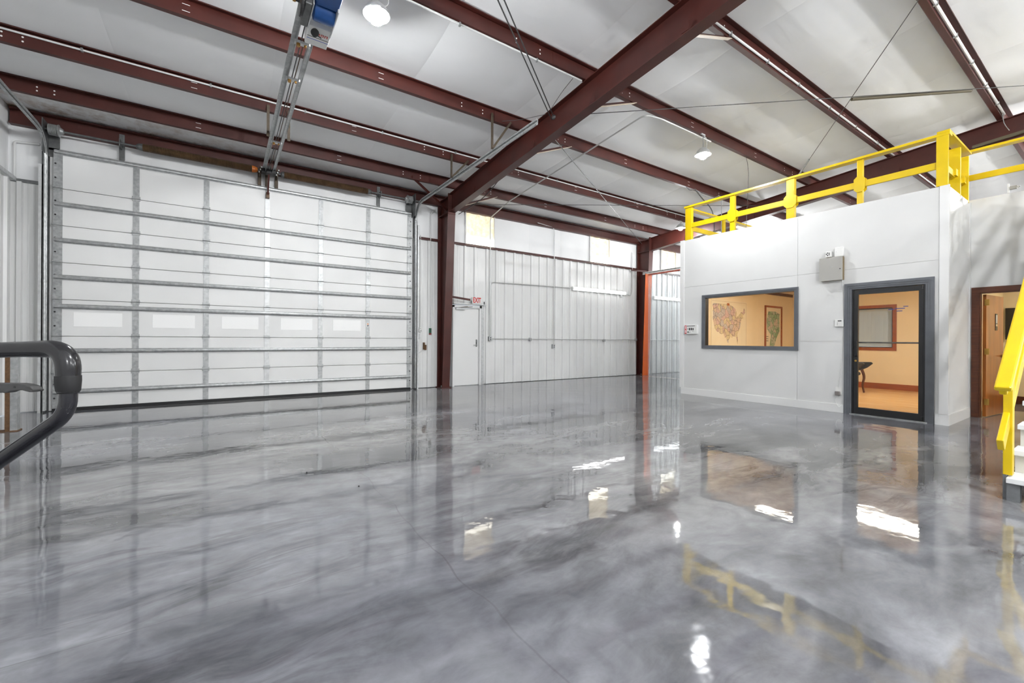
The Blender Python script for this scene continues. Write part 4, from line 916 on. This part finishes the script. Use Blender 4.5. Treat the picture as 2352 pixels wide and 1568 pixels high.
mk('handle_rose', G().cyl(leafpt(0.77, -0.02, 0.99), leafpt(0.77, -0.03, 0.99), 0.030, 14), 'brass', wl)
sg = mk('door_sign', leafbox(0.42, 0.52, -0.026, -0.0205, 1.42, 1.70), 'black_alu', wl)
mk('sign_card', leafbox(0.435, 0.505, -0.0275, -0.0262, 1.54, 1.68), 'plastic_white', sg)
mk('sign_card', leafbox(0.435, 0.505, -0.0275, -0.0262, 1.49, 1.525), 'paper', sg)
for z in (0.2, 1.02, 1.82):
    mk('hinge', leafbox(-0.010, 0.004, -0.055, 0.0, z, z + 0.1), 'brass', wd_)
mk('wall_picture', G().box(13.06, 13.0995, 1.30, 1.585, 1.28, 1.91), 'dark_paper', label='dark glossy framed picture on the wall past the wooden door', cat='picture')

# ------------------------------------------------------------------ things fixed to the office front
X = OX
pn = thing('alarm_control_box', 'grey metal alarm control box above the glass door', 'control box', (X, 3.04, 2.27))
mk('cabinet', G().box(X - 0.085, X - 0.0005, 2.875, 3.205, 2.275, 2.665), 'box_side', pn)
dr = mk('cabinet_door', G().box(X - 0.095, X - 0.0855, 2.87, 3.21, 2.27, 2.67), 'box_grey', pn, bevel=0.002)
mk('lock', G().cyl((X - 0.0955, 2.905, 2.46), (X - 0.099, 2.905, 2.46), 0.009, 10), 'black_iron', dr)
mk('nameplate', G().box(X - 0.0965, X - 0.0952, 3.0, 3.06, 2.505, 2.511), 'galv', dr)
si = thing('alarm_siren', 'small white siren with a dark round grille on top of the alarm panel', 'siren', (X, 3.09, 2.69))
mk('housing', G().box(X - 0.06, X - 0.0005, 3.045, 3.135, 2.685, 2.785), 'plastic_white', si, bevel=0.01)
for k in range(5):
    a = k * 2 * math.pi / 5
    mk('grille_slot', G().cyl((X - 0.0605, 3.092 + 0.022 * math.cos(a), 2.738 + 0.022 * math.sin(a)), (X - 0.063, 3.092 + 0.022 * math.cos(a), 2.738 + 0.022 * math.sin(a)), 0.010, 8), 'black_iron', si)
dt = thing('alarm_module', 'white plastic alarm module beside the siren above the panel', 'module', (X, 2.93, 2.68))
mk('housing', G().box(X - 0.055, X - 0.0005, 2.875, 3.0, 2.675, 2.835), 'plastic_white', dt, bevel=0.008)
mk('indicator', G().cyl((X - 0.0555, 2.975, 2.76), (X - 0.058, 2.975, 2.76), 0.006, 8), 'galv_light', dt)
kp = thing('alarm_keypad', 'white alarm keypad with dark display beside the glass door', 'keypad', (X, 2.94, 1.47))
mk('housing', G().box(X - 0.032, X - 0.0005, 2.872, 3.0, 1.475, 1.60), 'plastic_white', kp, bevel=0.006)
mk('display', G().box(X - 0.0335, X - 0.0325, 2.90, 2.955, 1.565, 1.582), 'black_iron', kp)
for k in range(4): mk('key', G().box(X - 0.0335, X - 0.0325, 2.957, 2.964, 1.50 + 0.013 * k, 1.509 + 0.013 * k), 'grey_plug', kp)
mk('alarm_wire', G().tube(fillet([(X - 0.012, 2.90, 2.28), (X - 0.006, 2.895, 2.1), (X - 0.006, 2.885, 1.60)], 0.1), 0.004, 6), 'plastic_white', smooth=True, label='thin white wire from the alarm panel down to the keypad', cat='wire')
mk('keypad_wire', G().tube(fillet([(X - 0.006, 2.885, 1.48), (X - 0.006, 2.90, 1.0), (X - 0.012, 2.945, 0.42)], 0.2), 0.004, 6), 'plastic_white', smooth=True, label='thin white wire from the keypad down to the outlet', cat='wire')
ot = thing('wall_outlet', 'white wall outlet with grey plug-in transformer near the baseboard', 'outlet', (X, 2.945, 0.3))
mk('cover_plate', G().box(X - 0.007, X - 0.0005, 2.90, 2.99, 0.30, 0.44), 'plastic_white', ot, bevel=0.002)
mk('transformer', G().box(X - 0.06, X - 0.0075, 2.92, 2.985, 0.295, 0.365), 'grey_plug', ot, bevel=0.006)
mk('lead', G().tube(fillet([(X - 0.03, 2.94, 0.30), (X - 0.03, 2.99, 0.2), (X - 0.03, 2.93, 0.08), (X - 0.01, 2.88, 0.17)], 0.06), 0.004, 6), 'plastic_white', ot)
sgn = thing('safety_sign', 'small safety sign board with a red side strip beside the office window', 'sign', (X, 5.72, 1.37))
mk('board', G().box(X - 0.065, X - 0.0005, 5.575, 5.87, 1.375, 1.57), 'plastic_white', sgn)
mk('red_strip', G().box(X - 0.0665, X - 0.0652, 5.825, 5.868, 1.377, 1.568), 'red_ink', sgn)
for k in range(2): mk('strip_mark', G().box(X - 0.0675, X - 0.0666, 5.838, 5.856, 1.395 + 0.09 * k, 1.465 + 0.09 * k), 'plastic_white', sgn)
for a, b, c, d in ((5.62, 5.815, 1.545, 1.558), (5.735, 5.765, 1.455, 1.51), (5.69, 5.72, 1.455, 1.51), (5.65, 5.675, 1.455, 1.505), (5.79, 5.80, 1.47, 1.50), (5.65, 5.68, 1.43, 1.436), (5.77, 5.80, 1.40, 1.43), (5.74, 5.75, 1.40, 1.425)):
    mk('sign_mark', G().box(X - 0.0665, X - 0.0652, a, b, c, d), 'black_ink', sgn)

# ------------------------------------------------------------------ inside the office
def poster(name, x0, x1, z0, z1, label, fr=None):
    t = thing(name, label, 'map', ((x0 + x1) / 2, OY1 - WT, z0)); yb = OY1 - WT - 0.001
    mk('sheet', G().box(x0, x1, yb - 0.006, yb, z0, z1), 'paper', t)
    if fr:
        w = 0.05
        mk('frame', G().box(x0 - w, x0, yb - 0.03, yb, z0 - w, z1 + w).box(x1, x1 + w, yb - 0.03, yb, z0 - w, z1 + w).box(x0, x1, yb - 0.03, yb, z0 - w, z0).box(x0, x1, yb - 0.03, yb, z1, z1 + w), fr, t)
    return t, yb - 0.0075
mp, my_ = poster('wall_map', 9.76, 11.40, 1.02, 2.24, 'large paper map of coloured states on the office wall')
us = [(-124.6, 48.4), (-123, 49), (-95.2, 49), (-94.6, 48.7), (-89.6, 48), (-88, 47.4), (-84.6, 46.5), (-84.8, 45.7), (-86.2, 44.5), (-87, 42), (-86, 43.5), (-84, 45.8), (-82.6, 44), (-82.5, 42.6), (-83.2, 41.8), (-79, 42.8), (-79, 43.4), (-76.4, 43.8), (-75, 45), (-71.4, 45.1), (-70.3, 46.8), (-69, 47.4), (-67.8, 47), (-67, 44.8), (-70.2, 43.4), (-70.8, 42), (-70, 41.6), (-74, 40.6), (-75.5, 38), (-76, 36), (-78, 34), (-81.2, 31.6), (-80.2, 27), (-80.5, 25.3), (-81.8, 26.2), (-82.8, 29), (-84.2, 30), (-89.6, 30.2), (-90.5, 29.2), (-93.8, 29.7), (-97.2, 27.8), (-97.3, 26), (-99.2, 26.5), (-101.4, 29.8), (-103.2, 29), (-106.5, 31.8), (-108.2, 31.4), (-111, 31.4), (-114.8, 32.6), (-117.2, 32.6), (-120.6, 34.6), (-122.4, 37.4), (-124.3, 40.4), (-124.1, 43.5)]
def mx_(lon): return 9.80 + (lon + 125) / 58.5 * 1.53
def mz_(lat): return 1.12 + (lat - 25) / 24.5 * 1.04
g = G(); g.add([(mx_(a), my_, mz_(b)) for a, b in us], [tuple(range(len(us)))])
mk('printed_states', g, 'map_states', mp)
mk('map_border', G().box(9.78, 11.38, my_ - 0.0005, my_, 2.20, 2.204).box(9.78, 11.38, my_ - 0.0005, my_, 1.05, 1.054).box(11.366, 11.37, my_ - 0.0005, my_, 1.05, 2.204), 'red_wood', mp)
mk('map_inset', G().box(10.45, 10.56, my_ - 0.0012, my_ - 0.0006, 2.11, 2.17), 'cone_orange', mp)
fm, fy = poster('framed_map', 12.40, 13.28, 0.95, 2.16, 'green regional map in a brown wooden frame on the office wall', 'red_wood')
mk('printed_region', G().prism([(12.62, 1.0), (12.85, 0.98), (13.02, 1.3), (13.2, 1.5), (13.2, 2.0), (12.95, 2.06), (12.55, 2.05), (12.46, 1.8), (12.5, 1.55), (12.7, 1.4)], 1, fy - 0.0004, fy), 'map_green', fm)
for k in range(3): mk('printed_line', G().box(12.44, 12.56, fy - 0.0006, fy - 0.0001, 1.22 + 0.06 * k, 1.235 + 0.06 * k), 'black_ink', fm)
bwin = thing('window_2', 'inner office window with brown wooden frame', None, (OXB, 4.2, 1.0), kind='structure')
y0, y1, z0, z1 = BW; w = 0.075
mk('window_frame', G().box(OXB - 0.02, OXB - 0.0005, y0 - w, y0, z0 - w, z1 + w).box(OXB - 0.02, OXB - 0.0005, y1, y1 + w, z0 - w, z1 + w).box(OXB - 0.02, OXB - 0.0005, y0, y1, z0 - w, z0).box(OXB - 0.02, OXB - 0.0005, y0, y1, z1, z1 + w), 'red_wood', bwin)
mk('stop_frame', G().box(OXB, OXB + WT, y0, y0 + 0.02, z0, z1).box(OXB, OXB + WT, y1 - 0.02, y1, z0, z1).box(OXB, OXB + WT, y0 + 0.02, y1 - 0.02, z0, z0 + 0.02).box(OXB, OXB + WT, y0 + 0.02, y1 - 0.02, z1 - 0.02, z1), 'black_alu', bwin)
mk('pane', G().box(OXB + 0.05, OXB + 0.056, y0 + 0.02, y1 - 0.02, z0 + 0.02, z1 - 0.02), 'glass', bwin)
mk('blind_headrail', G().box(OXB + 0.065, OXB + 0.11, y0 + 0.02, y1 - 0.02, z1 - 0.075, z1 - 0.021), 'plastic_white', bwin)
y = y0 + 0.03
while y < y1 - 0.10:
    mk('blind_slat', G().bar((OXB + 0.088, y + 0.045, z0 + 0.03), (OXB + 0.088, y + 0.045, z1 - 0.076), 0.092, 0.002, up=(1, 0.8, 0)), 'foam_cover', bwin); y += 0.085
po = thing('power_outlet', 'small pale wall outlet above the office baseboard', 'outlet', (OXB - 0.003, 3.88, 0.30))
mk('cover_plate', G().box(OXB - 0.007, OXB - 0.0005, 3.84, 3.92, 0.31, 0.43), 'tan_wall', po); mk('sockets', G().box(OXB - 0.009, OXB - 0.0072, 3.87, 3.89, 0.34, 0.40), 'paper', po)
# chair: only its front edge shows past the door stile
ch = thing('armchair', 'dark padded armchair with curved brown wooden legs inside the office', 'chair', (12.3, 3.98, 0.012))
cx, cy = 12.3, 4.02
mk('seat', G().box(cx - 0.26, cx + 0.26, cy - 0.24, cy + 0.27, 0.42, 0.50), 'seat_black', ch, bevel=0.03)
mk('backrest', G().prism([(cy + 0.22, 0.50), (cy + 0.29, 0.50), (cy + 0.38, 0.95), (cy + 0.31, 0.96)], 0, cx - 0.25, cx + 0.25), 'seat_black', ch, bevel=0.02)
for sx in (-1, 1):
    mk('armrest', G().prism([(cy + 0.34, 0.72), (cy - 0.43, 0.745), (cy - 0.465, 0.71), (cy - 0.36, 0.61), (cy - 0.24, 0.54), (cy + 0.34, 0.56)], 0, cx + sx * 0.26 - 0.03, cx + sx * 0.26 + 0.03), 'seat_black', ch, bevel=0.012)
    mk('front_leg', G().rings(fillet([(cx + sx * 0.26, cy - 0.24, 0.60), (cx + sx * 0.26, cy - 0.31, 0.38), (cx + sx * 0.26, cy - 0.26, 0.20), (cx + sx * 0.26, cy - 0.30, 0.014)], 0.2), [0.030, 0.030, 0.028, 0.027, 0.026, 0.025, 0.024, 0.024, 0.023, 0.022, 0.022, 0.021, 0.020, 0.020], 8), 'chair_wood', ch, smooth=True)
    mk('rear_leg', G().cyl((cx + sx * 0.24, cy + 0.28, 0.50), (cx + sx * 0.25, cy + 0.36, 0.014), 0.024, 8, 0.018), 'chair_wood', ch)
def troffer(x, y, lab, sx=0.30, sy=0.60):
    t = thing('ceiling_panel_light', lab, 'ceiling light', (x, y, 2.58))
    mk('frame', G().box(x - sx - 0.02, x + sx + 0.02, y - sy - 0.02, y + sy + 0.02, 2.592, 2.5995), 'plastic_white', t)
    mk('diffuser', G().box(x - sx, x + sx, y - sy, y + sy, 2.584, 2.5915), 'panel_glow', t)
troffer(11.6, 3.10, 'lit ceiling panel over the middle of the office')
troffer(10.0, 4.55, 'lit ceiling panel near the office window', 0.25, 0.4)
troffer(11.9, 0.1, 'lit ceiling panel in the hallway past the wooden door', 0.25, 0.5)

# ================================================================== YELLOW GUARD RAIL ON THE MEZZANINE
gr = thing('guard_rail', 'yellow wooden guard rail along the mezzanine edge', 'railing', (OX, 3.8, OZ))
RZ = 4.255
def octo(X0, X1, yc, zc, hw, hh):
    c = hw * 0.55
    return G().prism([(yc - hw, zc - hh + c), (yc - hw + c, zc - hh), (yc + hw - c, zc - hh), (yc + hw, zc - hh + c), (yc + hw, zc + hh - c), (yc + hw - c, zc + hh), (yc - hw + c, zc + hh), (yc - hw, zc + hh - c)], 0, X0, X1)
mk('top_rail', G().box(OX - 0.02, OX + 0.12, 1.60, 5.94, RZ, RZ + 0.04), 'yellow', gr, bevel=0.004)
mk('mid_rail', G().box(OX + 0.012, OX + 0.05, 1.70, 5.90, 3.79, 3.895), 'yellow', gr, bevel=0.004)
for y0, y1, dbl in ((5.765, 5.93, 1), (4.785, 4.885, 0), (3.655, 3.80, 1), (2.635, 2.715, 0)):
    p = mk('post', G().box(OX + 0.02, OX + 0.085, y0, y1, OZ, RZ), 'yellow', gr, bevel=0.004)
    if dbl: mk('post_face', G().box(OX + 0.005, OX + 0.0195, y0 + 0.0, y0 + (y1 - y0) * 0.72, OZ, RZ - 0.002), 'yellow', p, bevel=0.002)
    if y0 < 5:
        mk('splice_plate', octo(OX - 0.006, OX + 0.004, (y0 + y1) / 2, 3.845, (y1 - y0) / 2 + 0.035, 0.13), 'yellow', p)
        mk('splice_plate', octo(OX + 0.086, OX + 0.096, (y0 + y1) / 2, 3.845, (y1 - y0) / 2 + 0.035, 0.13), 'yellow', p)
# boards at the south corner and along the short side
for k, xx in enumerate((OX - 0.018, 9.47, 10.02)):
    p = mk('post_board', G().box(xx, xx + 0.04, OY0 - 0.004, OY0 + 0.125, OZ - (0.03 if k else 0.0), RZ), 'yellow', gr, bevel=0.003)
    if k:
        mk('stub_block', G().box(xx - 0.12, xx - 0.0005, OY0 + 0.02, OY0 + 0.06, 3.80, 3.90).box(xx - 0.045, xx - 0.0005, OY0 + 0.065, OY0 + 0.10, 3.78, 3.93), 'yellow', p)
mk('side_rail', G().box(OX - 0.018, RX - 0.02, OY0 - 0.02, OY0 + 0.12, RZ + 0.0405, RZ + 0.075), 'yellow', gr, bevel=0.003)
mk('side_mid_rail', G().box(OX + 0.03, RX - 0.04, OY0 + 0.05, OY0 + 0.085, 3.79, 3.885), 'yellow', gr)
mk('recess_top_rail', G().box(RX - 0.03, RX + 0.10, 0.62, OY0 + 0.12, RZ + 0.076, RZ + 0.116), 'yellow', gr, bevel=0.003)
mk('recess_mid_rail', G().box(RX + 0.0, RX + 0.04, 0.62, OY0 + 0.1, 3.87, 3.965), 'yellow', gr, bevel=0.003)
mk('recess_post', G().box(RX - 0.01, RX + 0.08, 0.60, 0.69, OZ + 0.03, RZ + 0.076), 'yellow', gr)
# return along the north side
mk('north_top_rail', G().box(OX + 0.121, OXB, OY1 - 0.12, OY1 + 0.0, RZ, RZ + 0.038), 'yellow', gr)
mk('north_mid_rail', G().box(OX + 0.09, OXB, OY1 - 0.07, OY1 - 0.03, 3.79, 3.895), 'yellow', gr)
for xx in (10.3, 11.9, 13.6): mk('north_post', G().box(xx, xx + 0.09, OY1 - 0.115, OY1 - 0.072, OZ, RZ), 'yellow', gr)

# ================================================================== STAIR
st = thing('stair', 'white painted wooden stair climbing to the mezzanine', 'stair', (5.0, 0.05, 0))
NR, RISE, RUN, SX = 20, 0.1775, 0.2575, 5.0
for k in range(NR - 1):
    z = RISE * (k + 1); xx = SX + RUN * k
    tr = mk('tread', G().box(xx, xx + RUN + 0.03, -0.55, 0.60, z - 0.04, z), 'tread_white', st, bevel=0.004)
    if k: mk('riser', G().box(xx + 0.028, xx + 0.045, -0.53, 0.585, z - RISE + 0.0005, z - 0.0405), 'riser_grey', st)
for y in (0.40, -0.50):
    mk('stringer', G().prism([(SX + 0.16, 0.0), (SX + 0.42, 0.0), (RX - 0.01, 3.18), (RX - 0.01, 3.42), (SX + 0.16, 0.13)], 1, y, y + 0.04), 'base_grey', st)
mk('support_leg', G().box(SX + 0.015, SX + 0.10, 0.53, 0.598, 0.0, RISE - 0.041), 'base_grey', st)
mk('support_leg', G().box(SX + 0.015, SX + 0.10, -0.53, -0.45, 0.0, RISE - 0.041), 'base_grey', st)
# its handrail
hr = thing('stair_handrail', 'yellow wooden handrail of the stair with grey painted post foot', 'handrail', (5.08, 0.645, 0))
SL = RISE / RUN
def rl(xx, z0): return z0 + (xx - 4.70) * SL
for k, xx in enumerate((5.05, 6.9, 8.8)):
    zf = 0.0 if k == 0 else RISE * (int((xx - SX) / RUN) + 1)
    top = rl(xx + 0.04, 0.855)
    mk('post_foot', G().box(xx, xx + 0.085, 0.6005, 0.622, max(0.0, zf - 0.3), zf + 0.19), 'base_grey', hr)
    mk('post', G().box(xx, xx + 0.085, 0.572, 0.622, zf + 0.1905, top), 'yellow', hr, bevel=0.004)
mk('rail_board', G().bar((4.69, 0.579, rl(4.69, 0.885)), (9.9, 0.579, rl(9.9, 0.885)), 0.088, 0.04), 'yellow', hr, bevel=0.012)
mk('rail_support', G().bar((4.74, 0.585, rl(4.74, 0.832)), (9.9, 0.585, rl(9.9, 0.832)), 0.042, 0.065), 'yellow', hr, bevel=0.008)
mk('mid_board', G().bar((4.81, 0.604, rl(4.81, 0.375)), (9.9, 0.604, rl(9.9, 0.375)), 0.038, 0.10), 'yellow', hr, bevel=0.006)

# small camera on the recessed wall
sc_ = thing('security_camera', 'small white security camera on a bracket above the recessed wall', 'camera', (RX - 0.05, 1.15, 3.55))
mk('mount_plate', G().box(RX - 0.03, RX - 0.001, 1.195, 1.215, 3.555, 3.69), 'plastic_white', sc_)
mk('body', G().box(RX - 0.05, RX - 0.0, 1.115, 1.19, 3.595, 3.645), 'box_grey', sc_, bevel=0.004)
mk('lens', G().cyl((RX - 0.045, 1.113, 3.62), (RX - 0.05, 1.085, 3.615), 0.016, 12), 'plastic_white', sc_)
mk('lens_glass', G().cyl((RX - 0.05, 1.0845, 3.615), (RX - 0.051, 1.08, 3.614), 0.011, 12), 'black_iron', sc_)

# ================================================================== RODS, SLEEVES, CABLES IN THE ROOF
def rod(a, b, label, r=0.008, m='wire_dark', off=-0.12):
    pa = (a[0], a[1], zt(a[1]) + off); pb = (b[0], b[1], zt(b[1]) + off)
    return mk('brace_rod', G().cyl(pa, pb, r, 6), m, label=label, cat='brace rod', group='roof cross bracing')
def lerp(a, b, t): return (a[0] + (b[0] - a[0]) * t, a[1] + (b[1] - a[1]) * t)
r1 = rod((4.56, 5.56), (XL, -0.05), 'pair of steel brace rods running from the first frame towards the end wall', 0.009)
mk('twin_rod', G().cyl((4.56, 5.62, zt(5.62) - 0.13), (XL, 0.08, zt(0.08) - 0.13), 0.009, 6), 'wire_dark', r1)
mk('rod_anchor', G().lathe((4.575, 5.57, zt(5.57) - 0.12), [(0.01, 0), (0.04, 0.004), (0.035, 0.03), (0.016, 0.05)], (-0.8, -0.6, 0.05), 10), 'galv_dark', r1)
A, B = (4.60, 5.50), (12.2, -0.07)
r2 = rod(A, B, 'thin brace rod with a long olive pipe sleeve', 0.006)
mk('pipe_sleeve', G().cyl((8.52, 2.71, zt(2.71) - 0.12), (10.0, 1.59, zt(1.59) - 0.12), 0.026, 12), 'pipe_olive', r2, smooth=True)
r3 = rod((12.2, 5.38), (4.60, -0.09), 'thin brace rod with a short pipe sleeve above the mezzanine', 0.006)
mk('pipe_sleeve', G().cyl((11.0, 4.51, zt(4.51) - 0.12), (10.31, 4.02, zt(4.02) - 0.12), 0.020, 10), 'galv', r3, smooth=True)
rod((4.66, 9.78), (12.15, 5.93), 'brace rod from the first frame knee towards the mezzanine', 0.007)
rod((4.62, 5.88), (12.1, 9.87), 'brace rod sloping down to the head of the orange column', 0.008, 'galv_dark')

# high-bay lamps
def lamp(x, y, z, hook_y, label, r=0.105, rim=0.018):
    t = thing('high_bay_lamp', label, 'lamp', (x, y, z - 0.12), 'round high-bay lamps')
    mk('globe', G().sphere((x, y, z), r, 12, 8, 0.9), 'lamp_glow', t, smooth=True)
    mk('cap', G().lathe((x, y, z + rim + 0.064), [(0.112, -0.062), (0.140, -0.064), (0.145, -0.055), (0.110, 0.01), (0.06, 0.06), (0.02, 0.085)], (0, 0, 1), 22), 'galv_light', t, smooth=True)
    top = zt(hook_y) - 0.002
    mk('stem', G().cyl((x, y, z + 0.15), (x, y, top), 0.007, 6), 'galv', t)
    mk('hook', G().box(x - 0.06, x + 0.06, y - 0.012, y + 0.012, top - 0.02, top).cyl((x + 0.05, y, top - 0.02), (x + 0.05, y, top - 0.06), 0.012, 6), 'galv_light', t)
    mk('lead', G().tube(fillet([(x + 0.02, y, z + 0.13), (x + 0.14, y + 0.01, z + 0.18), (x + 0.12, y, top - 0.05), (x + 0.05, y, top - 0.03)], 0.08), 0.004, 5), 'plastic_white', t)
lamp(1.36, 4.72, 4.75, 4.74, 'round high-bay lamp glowing beside the door operator', 0.088)
lamp(7.52, 4.71, 4.73, 4.74, 'round high-bay lamp glowing in front of the office wall', 0.070)
lamp(11.55, 7.96, 4.64, 7.93, 'round high-bay lamp glowing beside the yellow corner post', 0.058)
for i, (x, y) in enumerate(((3.4, -1.68), (7.6, -1.68), (1.4, -8.0), (7.5, -8.0), (14.0, -8.0), (16.5, 7.93), (13.5, -1.68))):  # lamps added out of view, sized and hung for fill light
    lamp(x, y, zt(y) - 1.0, y, 'unseen high-bay lamp added to fill the hall with light', {0: 0.125, 1: 0.05}.get(i, 0.14) if y < 5 else 0.105, 0.12)

# loose cables
def cable(pts, label, r=0.008, m='wire_dark'): return mk('cable', G().tube(fillet(pts, 0.25, 6), r, 6), m, smooth=True, label=label, cat='cable')
yv = PUR[2]; zz = zt(yv)
cable([(9.42, yv + 0.02, zz + 0.02), (9.55, yv, zz - 0.06), (9.75, yv - 0.02, zz - 0.02)], 'short black cable loop under the third purlin above the corner post', 0.009)
cable([(9.75, yv - 0.02, zz), (10.0, yv - 0.1, zz - 0.25), (10.2, yv - 0.2, zz - 0.45), (10.25, yv - 0.25, zz - 0.8), (10.2, yv - 0.25, OZ + 0.02)], 'black cable hanging down onto the mezzanine behind the corner post', 0.012)
cable([(9.75, yv - 0.02, zz), (10.1, yv - 0.05, zz - 0.10), (10.45, yv - 0.05, zz - 0.14), (10.75, yv - 0.05, zz + 0.02), (10.9, yv - 0.05, zz + 0.02), (10.9, yv - 0.05, zz - 0.5), (10.9, yv - 0.05, OZ + 0.02)], 'grey flexible conduit arching down behind the second railing post', 0.010, 'galv')
cable([(9.2, PUR[3] + 0.03, zt(PUR[3]) - 0.0), (9.24, PUR[3], zt(PUR[3]) - 0.25), (9.24, PUR[3], zt(PUR[3]) - 0.55), (9.15, PUR[3], OZ + 0.05)], 'thin wire hanging from the fourth purlin behind the railing', 0.005)
cable([(11.95, 1.50, zt(1.5) + 0.05), (11.95, 1.48, zt(1.5) - 0.15), (12.02, 1.42, zt(1.5) - 0.28)], 'grey cable tail hanging from the sixth purlin', 0.006, 'galv')
mk('unistrut_channel', G().bar((12.08, 1.9, 5.02), (12.08, 0.2, 5.16), 0.05, 0.05), 'pipe_olive', label='dark olive strut channel along the rafter above the corner railing', cat='strut channel')
cable([(4.50, 5.7, zt(5.7) - 0.02), (4.2, 6.0, zt(6.0) - 0.05), (4.0, 6.3, zt(6.3) + 0.02)], 'thin dark wire drooping at the first frame', 0.004)
cable([(4.50, 5.6, zt(5.6) - 0.02), (4.35, 5.1, zt(5.1) - 0.02), (4.3, 4.8, zt(4.8) - 0.01)], 'thin dark wire rising to the fourth purlin at the first frame', 0.004)
cable([(4.75, 9.45, 4.30), (4.95, 9.2, 4.45), (5.1, 8.7, 4.62), (5.1, 8.0, zt(8) - 0.01)], 'black cable looping beside the first frame knee', 0.009)
mk('corner_pipe', G().tube(fillet([(-2.52, YB - 0.03, 4.36), (-2.80, YB - 0.03, 4.335), (-2.80, YB - 0.03, 3.76)], 0.03), 0.018, 8), 'conduit_white', smooth=True, label='white plastic pipe elbow on the wall beside the left door track', cat='pipe')

# ================================================================== FOREGROUND: pallet jack handle, guard post
HC = Vector((0, 0, 1.22))
def hp(px, py, d=0.95):                     # a point on the handle's own plane, 0.95 m ahead, given in handle-plane offsets
    return HC + Fv * d + Rv * ((px - 1176) / FPX * d) + Uv * (-(py - Y0) / FPX * d)
cxp = -40
base = hp(cxp, 900); base = Vector((base.x, base.y, 0)) - Fv * 0.12
pj = thing('pallet_jack', 'black pallet jack handle loop with moulded grip and steel lever', 'pallet jack', tuple(base))
def mir(p): return (2 * cxp - p[0], p[1])
half = [(60, 806), (105, 806), (152, 806), (158, 858), (158, 900)]
# tube loop: top bar, two rounded corners, sides drawn in to the shaft
side = [(158, 880), (157, 955), (60, 1025), (0, 1065), (cxp, 1095)]
r_t = 0.0158
loop = fillet([hp(*p) for p in side[:2]] + [hp(*side[3])], 0.075, 9) + [hp(*side[4])]
mk('side_tube', G().tube(loop, r_t, 14), 'jack_black', pj, smooth=True)
mk('side_tube', G().tube(fillet([hp(*mir(p)) for p in side[:2]] + [hp(*mir(side[3]))], 0.075, 9) + [hp(*mir(side[4]))], r_t, 14), 'jack_black', pj, smooth=True)
def grip(m):
    P = [hp(*m(p)) for p in ((cxp, 812), (50, 808), (157, 806), (157, 880), (157, 905))]
    path = fillet(P[:2] + [P[2]] + [P[4]], 0.072, 12)
    n = len(path); rad = [0.0175 + 0.0042 * min(1, max(0, (i - n * 0.28) / (n * 0.55))) for i in range(n)]
    rad[-1] = 0.0195
    return G().rings(path, rad, 18)
mk('grip', grip(lambda p: p), 'grip_plastic', pj, smooth=True)
mk('grip', grip(mir), 'grip_plastic', pj, smooth=True)
mk('grip_cuff', G().rings([hp(157, 868), hp(157, 880), hp(157.5, 902), hp(157.5, 908)], [0.0220, 0.0222, 0.0205, 0.0175], 18), 'rubber', pj, smooth=True)
lev = [(cxp, 892), (-10, 896), (0, 909), (14, 905), (24, 908), (34, 904), (52, 901), (64, 901), (80, 905), (89, 905), (90, 901), (80, 892), (66, 888), (50, 886), (10, 886), (cxp, 886)]
g = G(); dd = 0.012
v0 = [hp(x, y) - Fv * dd for x, y in lev]; v1 = [hp(x, y) + Fv * dd for x, y in lev]; n = len(lev)
g.add(v0 + v1, [tuple(range(n - 1, -1, -1)), tuple(range(n, 2 * n))] + [(i, (i + 1) % n, n + (i + 1) % n, n + i) for i in range(n)])
mk('release_lever', g, 'jack_grey', pj, bevel=0.003)
mk('lever_pin', G().cyl(hp(49, 893.5) - Fv * 0.0125, hp(49, 893.5) - Fv * 0.0135, 0.0022, 8), 'black_iron', pj)
top = hp(cxp, 1090); bot = Vector((base.x, base.y, 0.32)); 
mk('shaft', G().cyl(top, bot, 0.021, 14), 'jack_black', pj, smooth=True)
mk('lever_block', G().bar(hp(cxp, 880), hp(cxp, 1095), 0.03, 0.02), 'jack_grey', pj)
mk('pump', G().cyl((base.x, base.y, 0.08), (base.x, base.y, 0.34), 0.06, 16), 'jack_black', pj)
for s in (-1, 1):
    c_ = base + Rv * 0.07 * s; mk('steer_wheel', G().cyl(c_ + Rv * -0.025 + Uv * 0.09, c_ + Rv * 0.025 + Uv * 0.09, 0.09, 18), 'rubber', pj)
    f0 = base - Fv * 0.10 + Rv * 0.20 * s + Uv * 0.11; mk('fork', G().bar(f0, f0 - Fv * 1.10, 0.15, 0.05), 'jack_black', pj, bevel=0.008)
    mk('load_roller', G().cyl(f0 - Fv * 1.0 + Rv * -0.04 - Uv * 0.07, f0 - Fv * 1.0 + Rv * 0.04 - Uv * 0.07, 0.04, 12), 'rubber', pj)
mk('fork_head', G().bar(base - Fv * 0.06 - Rv * 0.27 + Uv * 0.22, base - Fv * 0.06 + Rv * 0.27 + Uv * 0.22, 0.08, 0.28), 'jack_black', pj, bevel=0.01)

gp = thing('guard_post', 'short grey steel channel post with rusty side on the floor', 'post', (-2.30, 8.2, 0))
mk('channel', G().box(-2.299, -2.235, 8.165, 8.175, 0.012, 0.96).box(-2.245, -2.235, 8.175, 8.26, 0.012, 0.96), 'galv', gp)
mk('rusty_web', G().box(-2.345, -2.3, 8.165, 8.26, 0.012, 0.965), 'rust', gp)
mk('base_plate', G().box(-2.62, -2.225, 8.15, 8.30, 0.0, 0.012), 'rust', gp)
# crumbs of grit on the floor
for i, (x, y) in enumerate(((0.05, 1.62), (0.62, 4.25), (0.92, 3.62))):
    mk('pebble', G().sphere((x, y, 0.006), 0.007, 7, 5), 'paper' if i == 0 else 'black_iron', label=('small pale crumb lying on the glossy floor', 'small dark crumb on the floor by the joint', 'small dark crumb on the floor beside the control joint')[i], cat='crumb')
